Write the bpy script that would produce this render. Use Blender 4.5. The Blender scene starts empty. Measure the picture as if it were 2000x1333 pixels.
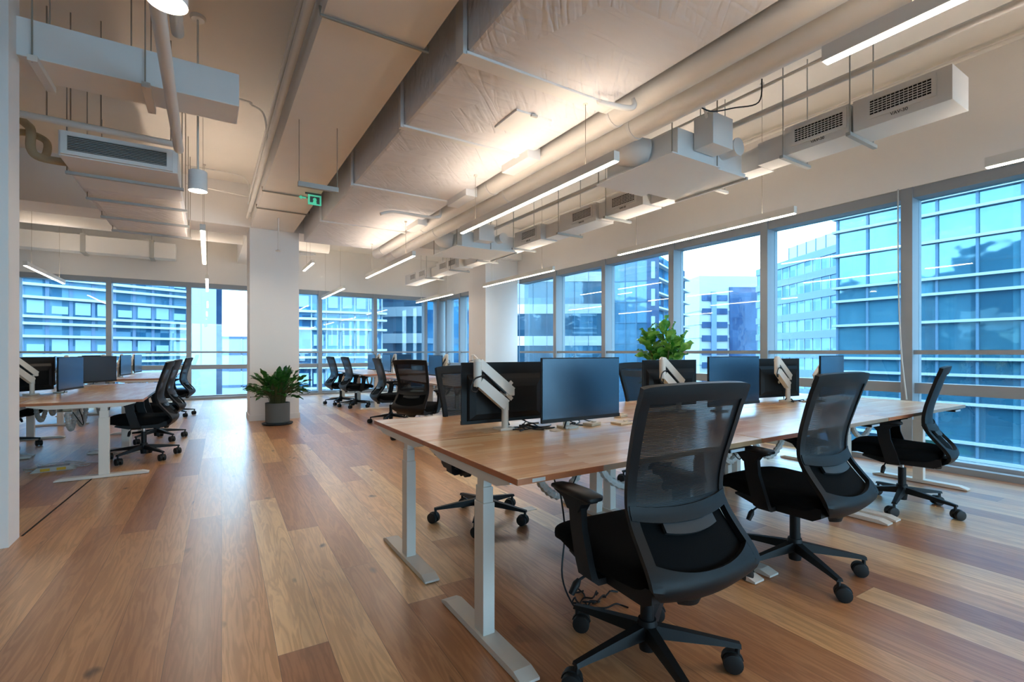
import bpy, bmesh, math, random
from mathutils import Vector, Matrix
random.seed(7)
PI = math.pi
S = bpy.context.scene
COL = S.collection

# ------------------------------------------------------------------ camera
cam = bpy.data.cameras.new('camera')
cam.lens = 944.0 / 2000 * 36; cam.sensor_width = 36; cam.shift_y = 0.01075
cam.clip_start = 0.05; cam.clip_end = 600
camo = bpy.data.objects.new('camera', cam); COL.objects.link(camo)
TH = math.radians(32.1)
camo.location = (0, 0, 1.2); camo.rotation_euler = (PI/2, 0, -TH)
S.camera = camo

# ------------------------------------------------------------------ view and sampling
S.view_settings.view_transform = 'Standard'; S.view_settings.look = 'None'
S.view_settings.gamma = 1.0; S.view_settings.use_curve_mapping = False
S.view_settings.exposure = 2.0
cy = S.cycles
cy.use_denoising = True
cy.max_bounces = 8; cy.diffuse_bounces = 4; cy.glossy_bounces = 4; cy.transparent_max_bounces = 14; cy.transmission_bounces = 4
cy.sample_clamp_indirect = 6.0; cy.caustics_reflective = False; cy.caustics_refractive = False
cy.blur_glossy = 0.6

# ------------------------------------------------------------------ node helpers
def lin(c):
    return tuple(((x/255)/12.92 if x/255 <= 0.04045 else (((x/255)+0.055)/1.055)**2.4) for x in c) + (1.0,)

class NT:
    def __init__(s, tree): s.t = tree; s.n = tree.nodes; s.l = tree.links
    def new(s, typ, ins=None, **props):
        n = s.n.new(typ)
        for k, v in props.items(): setattr(n, k, v)
        for k, v in (ins or {}).items():
            sock = n.inputs[k]
            if hasattr(v, 'is_output') or isinstance(v, bpy.types.NodeSocket): s.l.new(v, sock)
            else: sock.default_value = v
        return n
    def m(s, op, a, b=0.0, c=None):
        ins = {0: a, 1: b}
        if c is not None: ins[2] = c
        return s.new('ShaderNodeMath', ins, operation=op).outputs[0]
    def mix(s, f, a, b, blend='MIX'):
        n = s.new('ShaderNodeMix', data_type='RGBA', blend_type=blend)
        for k, v in ((0, f), (6, a), (7, b)):
            if isinstance(v, bpy.types.NodeSocket): s.l.new(v, n.inputs[k])
            else: n.inputs[k].default_value = v
        return n.outputs[2]
    def ramp(s, f, stops):
        n = s.new('ShaderNodeValToRGB', {0: f}); cr = n.color_ramp
        while len(cr.elements) < len(stops): cr.elements.new(0.5)
        for e, (p, c) in zip(cr.elements, stops): e.position = p; e.color = c
        return n.outputs[0]

# ------------------------------------------------------------------ world: bright broken cloud over blue
W = bpy.data.worlds.new('sky'); S.world = W; W.use_nodes = True
w = NT(W.node_tree); w.n.clear()
tc = w.new('ShaderNodeTexCoord')
sep = w.new('ShaderNodeSeparateXYZ', {0: tc.outputs['Generated']})
ns = w.new('ShaderNodeTexNoise', {'Vector': w.new('ShaderNodeMapping', {0: tc.outputs['Generated'], 3: (1, 1, 2.6)}).outputs[0], 'Scale': 2.6, 'Detail': 6.0, 'Roughness': 0.55})
cl = w.ramp(ns.outputs[0], [(0.40, (0.38, 0.66, 0.98, 1)), (0.56, (0.80, 0.92, 1.04, 1))])
hor = w.ramp(w.m('ABSOLUTE', sep.outputs[2]), [(0.0, (1, 1, 1, 1)), (0.30, (0, 0, 0, 1))])
skyc = w.mix(w.m('MULTIPLY', hor, 0.8), cl, (0.82, 0.93, 1.04, 1))
SKY_STRENGTH = 3.0
bg = w.new('ShaderNodeBackground', {0: skyc, 1: SKY_STRENGTH})
w.l.new(bg.outputs[0], w.new('ShaderNodeOutputWorld').inputs[0])

# daylight portals in the window bands (only guide sampling of the sky)
def portal(loc, rot, sx, sy):
    l = bpy.data.lights.new('daylight_portal', 'AREA'); l.shape = 'RECTANGLE'; l.size = sx; l.size_y = sy
    l.cycles.is_portal = True
    o = bpy.data.objects.new('daylight_portal', l); COL.objects.link(o); o.location = loc; o.rotation_euler = rot
portal((6.62, 4.7, 1.45), (0, PI/2, 0), 2.8, 20.6)
portal((-0.3, 14.78, 1.45), (-PI/2, 0, 0), 13.2, 2.8)
portal((2.0, -6.2, 1.45), (PI/2, 0, 0), 8.0, 2.8)

# ------------------------------------------------------------------ materials
def base_mat(name):
    m = bpy.data.materials.new(name); m.use_nodes = True
    t = NT(m.node_tree); t.n.clear()
    out = t.new('ShaderNodeOutputMaterial')
    return m, t, out
def mat(name, rgb, rough=0.6, metal=0.0, spec=0.5, noise=0.0, nscale=8.0, bump=0.0, bscale=40.0, emit=None, coat=0.0):
    m, t, out = base_mat(name)
    p = t.new('ShaderNodeBsdfPrincipled', {'Roughness': rough, 'Metallic': metal, 'Specular IOR Level': spec, 'Coat Weight': coat})
    col = lin(rgb)
    co = t.new('ShaderNodeTexCoord').outputs['Object']
    if noise:
        n = t.new('ShaderNodeTexNoise', {'Vector': co, 'Scale': nscale, 'Detail': 4.0})
        f = t.m('MULTIPLY_ADD', n.outputs[0], 2*noise, 1-noise)
        c = t.mix(1.0, col, t.new('ShaderNodeCombineColor', {0: f, 1: f, 2: f}).outputs[0], 'MULTIPLY')
        t.l.new(c, p.inputs['Base Color'])
    else: p.inputs['Base Color'].default_value = col
    if bump:
        n = t.new('ShaderNodeTexNoise', {'Vector': co, 'Scale': bscale, 'Detail': 3.0})
        b = t.new('ShaderNodeBump', {'Strength': bump, 'Distance': 0.01, 'Height': n.outputs[0]})
        t.l.new(b.outputs[0], p.inputs['Normal'])
    if emit:
        p.inputs['Emission Color'].default_value = lin(emit[0]); p.inputs['Emission Strength'].default_value = emit[1]
    t.l.new(p.outputs[0], out.inputs[0])
    return m

M = {}
M['wall'] = mat('white_wall_paint', (236, 234, 232), 0.75, noise=0.015, nscale=2, bump=0.04, bscale=60)
M['slab'] = mat('painted_concrete_slab', (238, 234, 228), 0.85, noise=0.05, nscale=1.2, bump=0.12, bscale=9)
M['beam'] = mat('painted_concrete_beam', (238, 235, 232), 0.85, noise=0.04, nscale=2.5, bump=0.1, bscale=14)
M['ductmetal'] = mat('white_painted_sheet_metal', (234, 234, 233), 0.5, noise=0.03, nscale=3, bump=0.05, bscale=6)
M['pipe'] = mat('white_painted_pipe', (234, 232, 228), 0.5, noise=0.03, nscale=5, bump=0.03, bscale=12)
M['rod'] = mat('painted_hanger_rod', (150, 142, 130), 0.6)
M['bracket'] = mat('grey_bracket_steel', (178, 180, 178), 0.5)
M['beige_pipe'] = mat('beige_insulated_pipe', (188, 172, 142), 0.8, noise=0.05)
M['frame'] = mat('grey_aluminium_frame', (150, 156, 162), 0.45, metal=0.15, noise=0.02)
M['white_metal'] = mat('white_powder_coat', (226, 222, 214), 0.42, noise=0.015)
M['plastic'] = mat('black_plastic', (20, 21, 23), 0.5, spec=0.3, bump=0.05, bscale=300)
M['plastic_grey'] = mat('dark_grey_plastic', (46, 52, 56), 0.45, spec=0.4)
M['fabric'] = mat('black_seat_fabric', (11, 13, 15), 0.95, spec=0.15, bump=0.25, bscale=500)
M['chrome'] = mat('chrome', (200, 200, 200), 0.15, metal=1.0)
M['rubber'] = mat('black_rubber', (16, 17, 18), 0.6)
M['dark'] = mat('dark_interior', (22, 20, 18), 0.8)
M['cable'] = mat('black_cable', (14, 16, 20), 0.5)
M['cable_white'] = mat('pale_cable', (196, 198, 196), 0.5)
M['yellow'] = mat('yellow_socket', (214, 170, 40), 0.5)
M['pot'] = mat('grey_concrete_pot', (104, 108, 106), 0.7, noise=0.06, bump=0.1)
M['saucer'] = mat('dark_saucer', (34, 34, 34), 0.5)
M['soil'] = mat('dark_soil', (40, 30, 22), 0.95, noise=0.3, nscale=60)
M['stem'] = mat('green_stem', (80, 84, 46), 0.7)
M['beigebox'] = mat('beige_plastic', (214, 196, 168), 0.5)
M['sticker'] = mat('blue_white_sticker', (168, 190, 204), 0.5)
M['green_sign'] = mat('green_sign', (110, 220, 180), 0.5, emit=((90, 225, 180), 0.1))
M['sign_back'] = mat('sign_dark_plate', (96, 104, 98), 0.5)
M['ink'] = mat('black_ink', (40, 38, 36), 0.7)
M['asphalt'] = mat('street_ground', (96, 102, 106), 0.9, noise=0.2, nscale=0.05)
M['tree'] = mat('tree_leaves', (60, 110, 60), 0.9, noise=0.3, nscale=0.8)

def emit_mat(name, rgb, st):
    m, t, out = base_mat(name)
    e = t.new('ShaderNodeEmission', {0: lin(rgb), 1: st}); t.l.new(e.outputs[0], out.inputs[0]); return m
M['led'] = emit_mat('warm_white_led_diffuser', (255, 238, 216), 13.0)
M['led_up'] = emit_mat('warm_up_light_diffuser', (255, 232, 208), 11.0)
M['lamp'] = emit_mat('cylinder_lamp_diffuser', (255, 236, 205), 22.0)

# leaf materials
def leaf_mat(name, a, b):
    m, t, out = base_mat(name)
    co = t.new('ShaderNodeTexCoord').outputs['Object']
    n = t.new('ShaderNodeTexNoise', {'Vector': co, 'Scale': 9.0, 'Detail': 2.0})
    c = t.mix(t.ramp(n.outputs[0], [(0.35, (0, 0, 0, 1)), (0.65, (1, 1, 1, 1))]), lin(a), lin(b))
    p = t.new('ShaderNodeBsdfPrincipled', {'Base Color': c, 'Roughness': 0.35, 'Specular IOR Level': 0.5})
    tr = t.new('ShaderNodeBsdfTranslucent', {0: c})
    mx = t.new('ShaderNodeMixShader', {0: 0.25, 1: p.outputs[0], 2: tr.outputs[0]})
    t.l.new(mx.outputs[0], out.inputs[0]); return m
M['fig_leaf'] = leaf_mat('fiddle_leaf', (52, 128, 38), (140, 190, 84))
M['spath_leaf'] = leaf_mat('glossy_dark_leaf', (22, 70, 26), (52, 108, 40))

# chair mesh: thin horizontal threads, see-through between them
m, t, out = base_mat('black_chair_mesh')
co = t.new('ShaderNodeTexCoord').outputs['Object']
sp = t.new('ShaderNodeSeparateXYZ', {0: co})
wv = t.m('SINE', t.m('MULTIPLY', sp.outputs[2], 2*PI/0.0052))
th = t.m('MULTIPLY_ADD', wv, 0.07, 0.925)
df = t.new('ShaderNodeBsdfPrincipled', {'Base Color': lin((14, 17, 21)), 'Roughness': 0.5, 'Specular IOR Level': 0.3})
tr = t.new('ShaderNodeBsdfTransparent')
mx = t.new('ShaderNodeMixShader', {0: th, 1: tr.outputs[0], 2: df.outputs[0]})
t.l.new(mx.outputs[0], out.inputs[0]); M['mesh'] = m

# window glass: blue tinted thin pane
def glass_mat(name, tint, refl):
    m, t, out = base_mat(name)
    tr = t.new('ShaderNodeBsdfTransparent', {0: tint})
    gl = t.new('ShaderNodeBsdfGlossy', {0: (1, 1, 1, 1), 'Roughness': 0.02})
    lw = t.new('ShaderNodeLayerWeight', {0: 0.25})
    f = t.m('MULTIPLY_ADD', lw.outputs[0], refl*2.5, refl)
    mx = t.new('ShaderNodeMixShader', {0: f, 1: tr.outputs[0], 2: gl.outputs[0]})
    t.l.new(mx.outputs[0], out.inputs[0]); return m
M['glass'] = glass_mat('blue_tinted_glazing', (0.70, 0.86, 0.92, 1), 0.05)
M['door_glass'] = glass_mat('door_glass', (0.8, 0.9, 0.88, 1), 0.06)

# monitor screen: anti-glare dark panel
m, t, out = base_mat('monitor_screen')
p = t.new('ShaderNodeBsdfPrincipled', {'Base Color': lin((14, 40, 56)), 'Roughness': 0.25, 'Specular IOR Level': 0.9, 'Coat Weight': 1.0, 'Coat Roughness': 0.22, 'Coat Tint': lin((175, 215, 245))})
t.l.new(p.outputs[0], out.inputs[0]); M['screen'] = m

# wood floor: random planks
def planks(name, pw, pl, rot, stops, rough, grain_amt, axis_long='Y', gap=0.0012, knots=True, coat=0.0, spec=0.5, bump=0.12):
    m, t, out = base_mat(name)
    co = t.new('ShaderNodeTexCoord').outputs['Object']
    mp = t.new('ShaderNodeMapping', {0: co, 2: (0, 0, rot)}).outputs[0]
    s = t.new('ShaderNodeSeparateXYZ', {0: mp})
    x, y = (s.outputs[0], s.outputs[1]) if axis_long == 'Y' else (s.outputs[1], s.outputs[0])
    xs = t.m('DIVIDE', x, pw); row = t.m('FLOOR', xs); fx = t.m('SUBTRACT', xs, row)
    off = t.new('ShaderNodeTexWhiteNoise', {'W': row}, noise_dimensions='1D').outputs[0]
    ys = t.m('ADD', t.m('DIVIDE', y, pl), t.m('MULTIPLY', off, 7.3)); colu = t.m('FLOOR', ys); fy = t.m('SUBTRACT', ys, colu)
    idv = t.new('ShaderNodeCombineXYZ', {0: row, 1: colu, 2: 0.5}).outputs[0]
    wn = t.new('ShaderNodeTexWhiteNoise', {0: idv}, noise_dimensions='3D')
    tone = t.ramp(wn.outputs[0], stops)
    # grain: stretched noise, shifted per plank
    sh = t.m('MULTIPLY', wn.outputs[0], 40.0)
    g = t.new('ShaderNodeCombineXYZ', {0: t.m('MULTIPLY', t.m('ADD', x, sh), 13.0), 1: t.m('MULTIPLY', t.m('ADD', y, sh), 0.9), 2: sh}).outputs[0]
    gn = t.new('ShaderNodeTexNoise', {'Vector': g, 'Scale': 1.6, 'Detail': 5.0, 'Roughness': 0.5, 'Distortion': 0.9})
    rings = t.m('SINE', t.m('MULTIPLY', gn.outputs[0], 34.0))
    gf = t.m('MULTIPLY_ADD', rings, grain_amt*0.35, 1.0)
    n2 = t.new('ShaderNodeTexNoise', {'Vector': g, 'Scale': 0.55, 'Detail': 3.0})
    gf2 = t.m('MULTIPLY', gf, t.m('MULTIPLY_ADD', n2.outputs[0], grain_amt*1.7, 1.0-grain_amt*0.85))
    gc = t.new('ShaderNodeCombineColor', {0: gf2, 1: t.m('POWER', gf2, 1.25), 2: t.m('POWER', gf2, 1.5)}).outputs[0]
    c = t.mix(1.0, tone, gc, 'MULTIPLY')
    if knots:
        kv = t.new('ShaderNodeCombineXYZ', {0: t.m('MULTIPLY', x, 3.6), 1: t.m('MULTIPLY', y, 1.5), 2: 0.0}).outputs[0]
        kn = t.new('ShaderNodeTexNoise', {'Vector': kv, 'Scale': 1.0, 'Detail': 2.0, 'Distortion': 0.6})
        vo = t.new('ShaderNodeTexVoronoi', {'Vector': t.new('ShaderNodeVectorMath', {0: kv, 1: kn.outputs[1]}, operation='ADD').outputs[0], 'Scale': 1.5})
        pres = t.m('GREATER_THAN', t.new('ShaderNodeSeparateColor', {0: vo.outputs['Color']}).outputs[0], 0.35)
        kf = t.ramp(vo.outputs['Distance'], [(0.03, (1, 1, 1, 1)), (0.13, (0, 0, 0, 1))])
        c = t.mix(t.m('MULTIPLY', t.m('MULTIPLY', kf, pres), 0.85), c, lin((52, 34, 26)))
    ex = t.m('MINIMUM', fx, t.m('SUBTRACT', 1.0, fx)); ey = t.m('MINIMUM', fy, t.m('SUBTRACT', 1.0, fy))
    gx = t.m('LESS_THAN', t.m('MULTIPLY', ex, pw), gap); gy = t.m('LESS_THAN', t.m('MULTIPLY', ey, pl), gap)
    gp = t.m('MAXIMUM', gx, gy)
    c = t.mix(t.m('MULTIPLY', gp, 0.6), c, lin((50, 32, 22)))
    rv = 0.14 if knots else 0.0
    rg = t.m('MULTIPLY_ADD', n2.outputs[0], rv, rough-rv/2)
    p = t.new('ShaderNodeBsdfPrincipled', {'Base Color': c, 'Roughness': rg, 'Specular IOR Level': spec, 'Coat Weight': coat, 'Coat Roughness': 0.30})
    hb = t.m('ADD', t.m('MULTIPLY', gn.outputs[0], 0.25), t.m('MULTIPLY', gp, -0.6))
    b = t.new('ShaderNodeBump', {'Strength': bump, 'Distance': 0.004, 'Height': hb})
    t.l.new(b.outputs[0], p.inputs['Normal'])
    t.l.new(p.outputs[0], out.inputs[0]); return m
M['floor'] = planks('oak_floor_boards', 0.19, 2.3, math.radians(1.1),
    [(0.0, lin((152, 102, 72))), (0.2, lin((184, 132, 90))), (0.45, lin((206, 158, 110))), (0.6, lin((172, 120, 84))), (0.8, lin((216, 172, 122))), (1.0, lin((230, 196, 150)))],
    0.34, 0.36, coat=0.45, spec=0.55)
M['top'] = planks('laminated_wood_top', 0.045, 0.42, 0.0,
    [(0.0, lin((216, 162, 110))), (0.5, lin((228, 184, 134))), (1.0, lin((238, 206, 162)))],
    0.26, 0.16, axis_long='X', gap=0.0003, knots=False, spec=0.6, coat=0.5, bump=0.01)
M['edge'] = mat('reddish_end_grain', (184, 112, 72), 0.4, noise=0.18, nscale=14)

# wrapped insulation: creased, quilted cloth
m, t, out = base_mat('creased_white_duct_wrap')
co = t.new('ShaderNodeTexCoord').outputs['Object']
nz = t.new('ShaderNodeTexNoise', {'Vector': co, 'Scale': 1.6, 'Detail': 3.0})
wp = t.new('ShaderNodeVectorMath', {0: co, 1: nz.outputs[1]}, operation='ADD').outputs[0]
cell = t.new('ShaderNodeTexVoronoi', {'Vector': co, 'Scale': 1.5})
ang = t.m('MULTIPLY', t.new('ShaderNodeSeparateColor', {0: cell.outputs['Color']}).outputs[0], 6.28)
rot = t.new('ShaderNodeVectorRotate', {'Vector': co, 'Angle': 0.75, 'Axis': (0, 0, 1)}).outputs[0]
st = t.new('ShaderNodeTexNoise', {'Vector': t.new('ShaderNodeMapping', {0: rot, 3: (9, 1.1, 3)}).outputs[0], 'Scale': 1.0, 'Detail': 2.0, 'Distortion': 0.25})
st2 = t.new('ShaderNodeTexNoise', {'Vector': t.new('ShaderNodeMapping', {0: co, 3: (1.3, 8, 3)}).outputs[0], 'Scale': 1.0, 'Detail': 2.0, 'Distortion': 0.3})
pk = t.new('ShaderNodeTexNoise', {'Vector': co, 'Scale': 1.1, 'Detail': 1.0})
c1 = t.m('MULTIPLY', t.m('ABSOLUTE', t.m('SUBTRACT', st.outputs[0], 0.5)), t.m('GREATER_THAN', pk.outputs[0], 0.46))
c2 = t.m('MULTIPLY', t.m('ABSOLUTE', t.m('SUBTRACT', st2.outputs[0], 0.5)), 0.6)
vor = t.new('ShaderNodeTexVoronoi', {'Vector': t.new('ShaderNodeMapping', {0: co, 3: (1, 1, 0.6)}).outputs[0], 'Scale': 3.0}, feature='SMOOTH_F1')
hh = t.m('ADD', t.m('MULTIPLY', t.m('ADD', t.m('MINIMUM', c1, 0.08), c2), 1.3), t.m('MULTIPLY', t.m('MINIMUM', vor.outputs['Distance'], 0.3), 0.8))
b = t.new('ShaderNodeBump', {'Strength': 0.75, 'Distance': 0.06, 'Height': hh})
p = t.new('ShaderNodeBsdfPrincipled', {'Base Color': lin((232, 232, 236)), 'Roughness': 0.6, 'Normal': b.outputs[0]})
t.l.new(p.outputs[0], out.inputs[0]); M['wrap'] = m

# outside facades: reflective glazing with pane to pane variation
def facade_mat(name, dark, light, pane_w, pane_h, refl=0.35, tint=(0.55, 0.8, 0.9, 1), wob=0.3, blinds=0.4):
    m, t, out = base_mat(name)
    co = t.new('ShaderNodeTexCoord').outputs['Object']
    s = t.new('ShaderNodeSeparateXYZ', {0: co})
    xs = t.m('ADD', s.outputs[0], t.m('MULTIPLY', s.outputs[1], 0.7))
    ix = t.m('FLOOR', t.m('DIVIDE', xs, pane_w)); iz = t.m('FLOOR', t.m('DIVIDE', s.outputs[2], pane_h))
    wn = t.new('ShaderNodeTexWhiteNoise', {0: t.new('ShaderNodeCombineXYZ', {0: ix, 1: iz, 2: 0.0}).outputs[0]}, noise_dimensions='3D')
    big = t.new('ShaderNodeTexNoise', {'Vector': co, 'Scale': 0.09, 'Detail': 4.0, 'Distortion': 1.2})
    f = t.m('ADD', t.m('MULTIPLY', wn.outputs[0], blinds), t.m('MULTIPLY', big.outputs[0], 1.2 - blinds))
    c = t.ramp(f, [(0.30, lin(dark)), (0.85, lin(light))])
    d = t.new('ShaderNodeBsdfDiffuse', {0: c})
    wb = t.new('ShaderNodeTexNoise', {'Vector': co, 'Scale': 0.55, 'Detail': 2.0})
    bp = t.new('ShaderNodeBump', {'Strength': wob, 'Distance': 0.25, 'Height': wb.outputs[0]})
    g = t.new('ShaderNodeBsdfGlossy', {0: tint, 'Roughness': 0.06, 'Normal': bp.outputs[0]})
    mx = t.new('ShaderNodeMixShader', {0: refl, 1: d.outputs[0], 2: g.outputs[0]})
    t.l.new(mx.outputs[0], out.inputs[0]); return m
M['fac_cyan'] = facade_mat('cyan_curtain_wall', (14, 60, 78), (74, 128, 146), 1.4, 3.9, 0.24, (0.30, 0.52, 0.61, 1), 0.16, 0.35)
M['fac_blue'] = facade_mat('blue_curtain_wall', (24, 62, 86), (86, 124, 146), 1.6, 4.0, 0.08, (0.55, 0.76, 0.88, 1), 0.15, 0.5)
M['fac_dark'] = facade_mat('deep_blue_glazing', (10, 50, 84), (56, 110, 144), 1.2, 1.3, 0.09, (0.45, 0.7, 0.85, 1), 0.15, 0.7)
M['fac_pale'] = facade_mat('pale_window_glazing', (40, 84, 112), (104, 140, 160), 1.7, 1.9, 0.07, (0.6, 0.85, 0.95, 1), 0.3, 0.8)
M['fac_grey'] = facade_mat('slate_glazing', (40, 58, 88), (62, 84, 114), 2.0, 4.0, 0.02, (0.6, 0.8, 0.95, 1), 0.3, 0.4)
M['concrete_white'] = mat('white_cladding', (150, 158, 164), 0.8, noise=0.05, nscale=0.4)
M['concrete_blue'] = mat('blue_grey_cladding', (96, 118, 146), 0.8, noise=0.05, nscale=0.4)
M['clad_bright'] = mat('bright_cladding', (186, 194, 198), 0.8, noise=0.04, nscale=0.4)
M['blind'] = mat('pale_window_blinds', (150, 178, 190), 0.8, noise=0.08, nscale=0.6)
M['fin'] = mat('silver_fins', (150, 162, 170), 0.6)
M['mull_out'] = mat('blue_grey_mullions', (66, 100, 124), 0.6)

# ------------------------------------------------------------------ geometry helpers
def BM(): return bmesh.new()
def box(bm, x0, x1, y0, y1, z0, z1, bev=0.0, mtx=None):
    g = bmesh.ops.create_cube(bm, size=1.0)
    vs = g['verts']
    bmesh.ops.scale(bm, vec=(x1-x0, y1-y0, z1-z0), verts=vs)
    bmesh.ops.translate(bm, vec=((x0+x1)/2, (y0+y1)/2, (z0+z1)/2), verts=vs)
    if bev:
        es = list({e for v in vs for e in v.link_edges})
        r = bmesh.ops.bevel(bm, geom=es, offset=bev, segments=2, profile=0.6, affect='EDGES')
        vs = list({v for f in r['faces'] for v in f.verts} | {v for v in vs if v.is_valid})
    if mtx is not None: bmesh.ops.transform(bm, matrix=mtx, verts=vs)
    return vs
def ring_frame(d):
    d = d.normalized(); up = Vector((0, 0, 1)) if abs(d.z) < 0.95 else Vector((1, 0, 0))
    a = d.cross(up).normalized(); return a, a.cross(d).normalized()
def tube(bm, pts, r, seg=8, cap=True):
    pts = [Vector(p) for p in pts]
    rs = r if isinstance(r, (list, tuple)) else [r]*len(pts)
    rings = []
    for i, p in enumerate(pts):
        d = (pts[min(i+1, len(pts)-1)] - pts[max(i-1, 0)])
        a, b_ = ring_frame(d)
        if rings and a.dot(pa) < 0: a, b_ = -a, -b_
        if rings:
            a = (pa - d.normalized()*pa.dot(d.normalized())).normalized(); b_ = a.cross(d.normalized())
        pa = a
        rings.append([bm.verts.new(p + (a*math.cos(2*PI*k/seg) + b_*math.sin(2*PI*k/seg))*rs[i]) for k in range(seg)])
    for i in range(len(rings)-1):
        for k in range(seg):
            bm.faces.new((rings[i][k], rings[i][(k+1) % seg], rings[i+1][(k+1) % seg], rings[i+1][k]))
    if cap:
        bm.faces.new(rings[0][::-1]); bm.faces.new(rings[-1])
def smooth_path(pts, n=6):
    pts = [Vector(p) for p in pts]; out = []
    for i in range(len(pts)-1):
        p0, p1, p2, p3 = pts[max(i-1, 0)], pts[i], pts[i+1], pts[min(i+2, len(pts)-1)]
        for k in range(n):
            u = k/n
            out.append(0.5*((2*p1) + (p2-p0)*u + (2*p0-5*p1+4*p2-p3)*u*u + (3*p1-p0-3*p2+p3)*u**3))
    out.append(pts[-1]); return out
def lathe(bm, prof, seg=24, c=(0, 0, 0)):
    rings = []
    for r, z in prof:
        if r < 1e-5: rings.append([bm.verts.new((c[0], c[1], c[2]+z))])
        else: rings.append([bm.verts.new((c[0]+r*math.cos(2*PI*k/seg), c[1]+r*math.sin(2*PI*k/seg), c[2]+z)) for k in range(seg)])
    for a, b_ in zip(rings, rings[1:]):
        for k in range(seg):
            q = (k+1) % seg
            if len(a) == 1 and len(b_) == 1: continue
            if len(a) == 1: bm.faces.new((a[0], b_[q], b_[k]))
            elif len(b_) == 1: bm.faces.new((a[k], a[q], b_[0]))
            else: bm.faces.new((a[k], a[q], b_[q], b_[k]))
def prism(bm, poly, axis, a0, a1):
    """poly of 2-tuples in the plane across axis, extruded from a0 to a1"""
    def P(q, a):
        if axis == 'X': return (a, q[0], q[1])
        if axis == 'Y': return (q[0], a, q[1])
        return (q[0], q[1], a)
    A = [bm.verts.new(P(q, a0)) for q in poly]; B = [bm.verts.new(P(q, a1)) for q in poly]
    bm.faces.new(A); bm.faces.new(B[::-1])
    for i in range(len(poly)):
        j = (i+1) % len(poly); bm.faces.new((A[i], B[i], B[j], A[j]))
def obj(name, bm, m, parent=None, smooth=False, angle=0.6):
    bmesh.ops.recalc_face_normals(bm, faces=bm.faces)
    me = bpy.data.meshes.new(name); bm.to_mesh(me); bm.free()
    me.materials.append(m if not isinstance(m, str) else M[m])
    if smooth:
        for p in me.polygons: p.use_smooth = True
        try: me.set_sharp_from_angle(angle=angle)
        except Exception: pass
    o = bpy.data.objects.new(name, me); COL.objects.link(o)
    if parent is not None: o.parent = parent
    return o
def thing(name, label, cat, loc=(0, 0, 0), rz=0.0, group=None):
    o = bpy.data.objects.new(name, None); COL.objects.link(o)
    o.empty_display_size = 0.1
    o.location = loc; o.rotation_euler = (0, 0, rz)
    return tag(o, label, cat, group)
def tag(o, label, cat, group=None, kind=None):
    o['label'] = label; o['category'] = cat
    if group: o['group'] = group
    if kind: o['kind'] = kind
    return o
def struct(name, bm, m, label=None, smooth=False):
    o = obj(name, bm, m, None, smooth); o['kind'] = 'structure'
    if label: o['label'] = label
    return o
KIDS = {}
def copy_tree(o, parent=None):
    c = o.copy(); COL.objects.link(c); c.parent = parent
    for ch in list(o.children): copy_tree(ch, c)
    return c
def relabel(part, text): part['label'] = text

# ================================================================== THE ROOM
ZC = 4.1                      # underside of the slab
XW, YW = 6.24, 14.4           # inner faces of window walls
# floor (boards at a slight angle), slab
bm = BM(); box(bm, -8, 6.6, -6.3, 14.8, -0.25, 0.0); struct('floor', bm, 'floor')
bm = BM(); box(bm, -8, 6.6, -6.3, 14.8, ZC, ZC+0.3); struct('ceiling', bm, 'slab')

def window_bay(n, axis, a0, a1, gl_pos, label_side, lower=True):
    """glazed bay between two mullion centre lines; axis 'Y' = in the long wall, 'X' = in the end wall"""
    e = bpy.data.objects.new('window_%d' % n, None); COL.objects.link(e); e['kind'] = 'structure'
    def bx(bm, u0, u1, d0, d1, z0, z1):
        if axis == 'Y': box(bm, XW+d0, XW+d1, u0, u1, z0, z1)
        else: box(bm, u0, u1, YW+d0, YW+d1, z0, z1)
    b = BM(); bx(b, a0-0.05, a0+0.05, 0.0, 0.24, 0.0, 2.93); obj('window_mullion', b, 'frame', e)
    b = BM()
    bx(b, a0+0.05, a1-0.05, 0.10, 0.22, 0.0, 0.10); bx(b, a0+0.05, a1-0.05, 0.02, 0.24, 2.82, 2.93)
    bx(b, a0+0.05, a1-0.05, 0.06, 0.22, 0.765, 0.875)
    obj('window_transom', b, 'frame', e)
    b = BM(); bx(b, a0+0.05, a1-0.05, 0.165, 0.175, 0.10, 0.765); bx(b, a0+0.05, a1-0.05, 0.165, 0.175, 0.875, 2.82)
    obj('window_glazing', b, 'glass', e)
    b = BM(); bx(b, a0+0.05, a1-0.05, 0.03, 0.075, 1.175, 1.22); obj('window_rail', b, 'frame', e)
    b = BM(); bx(b, a0+0.05, a1-0.05, -0.0, 0.10, 0.0, 0.06); obj('window_sill', b, 'frame', e)
    return e
ys = [-5.4, -3.9, -2.4, -0.9, 0.6, 2.11, 3.66, 5.18, 6.74, 8.24, 9.70]
k = 1
for a, c in zip(ys, ys[1:]): window_bay(k, 'Y', a, c, 0, ''); k += 1
for a, c in ((10.6, 11.8), (11.8, 12.86), (12.86, 13.80), (13.80, 14.36)): window_bay(k, 'Y', a, c, 0, ''); k += 1
xs = [-6.55, -5.03, -3.50, -1.96, -0.42, 1.12, 2.66, 4.22, 5.82, 6.20]
for a, c in zip(xs, xs[1:]): window_bay(k, 'X', a, c, 0, ''); k += 1
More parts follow.
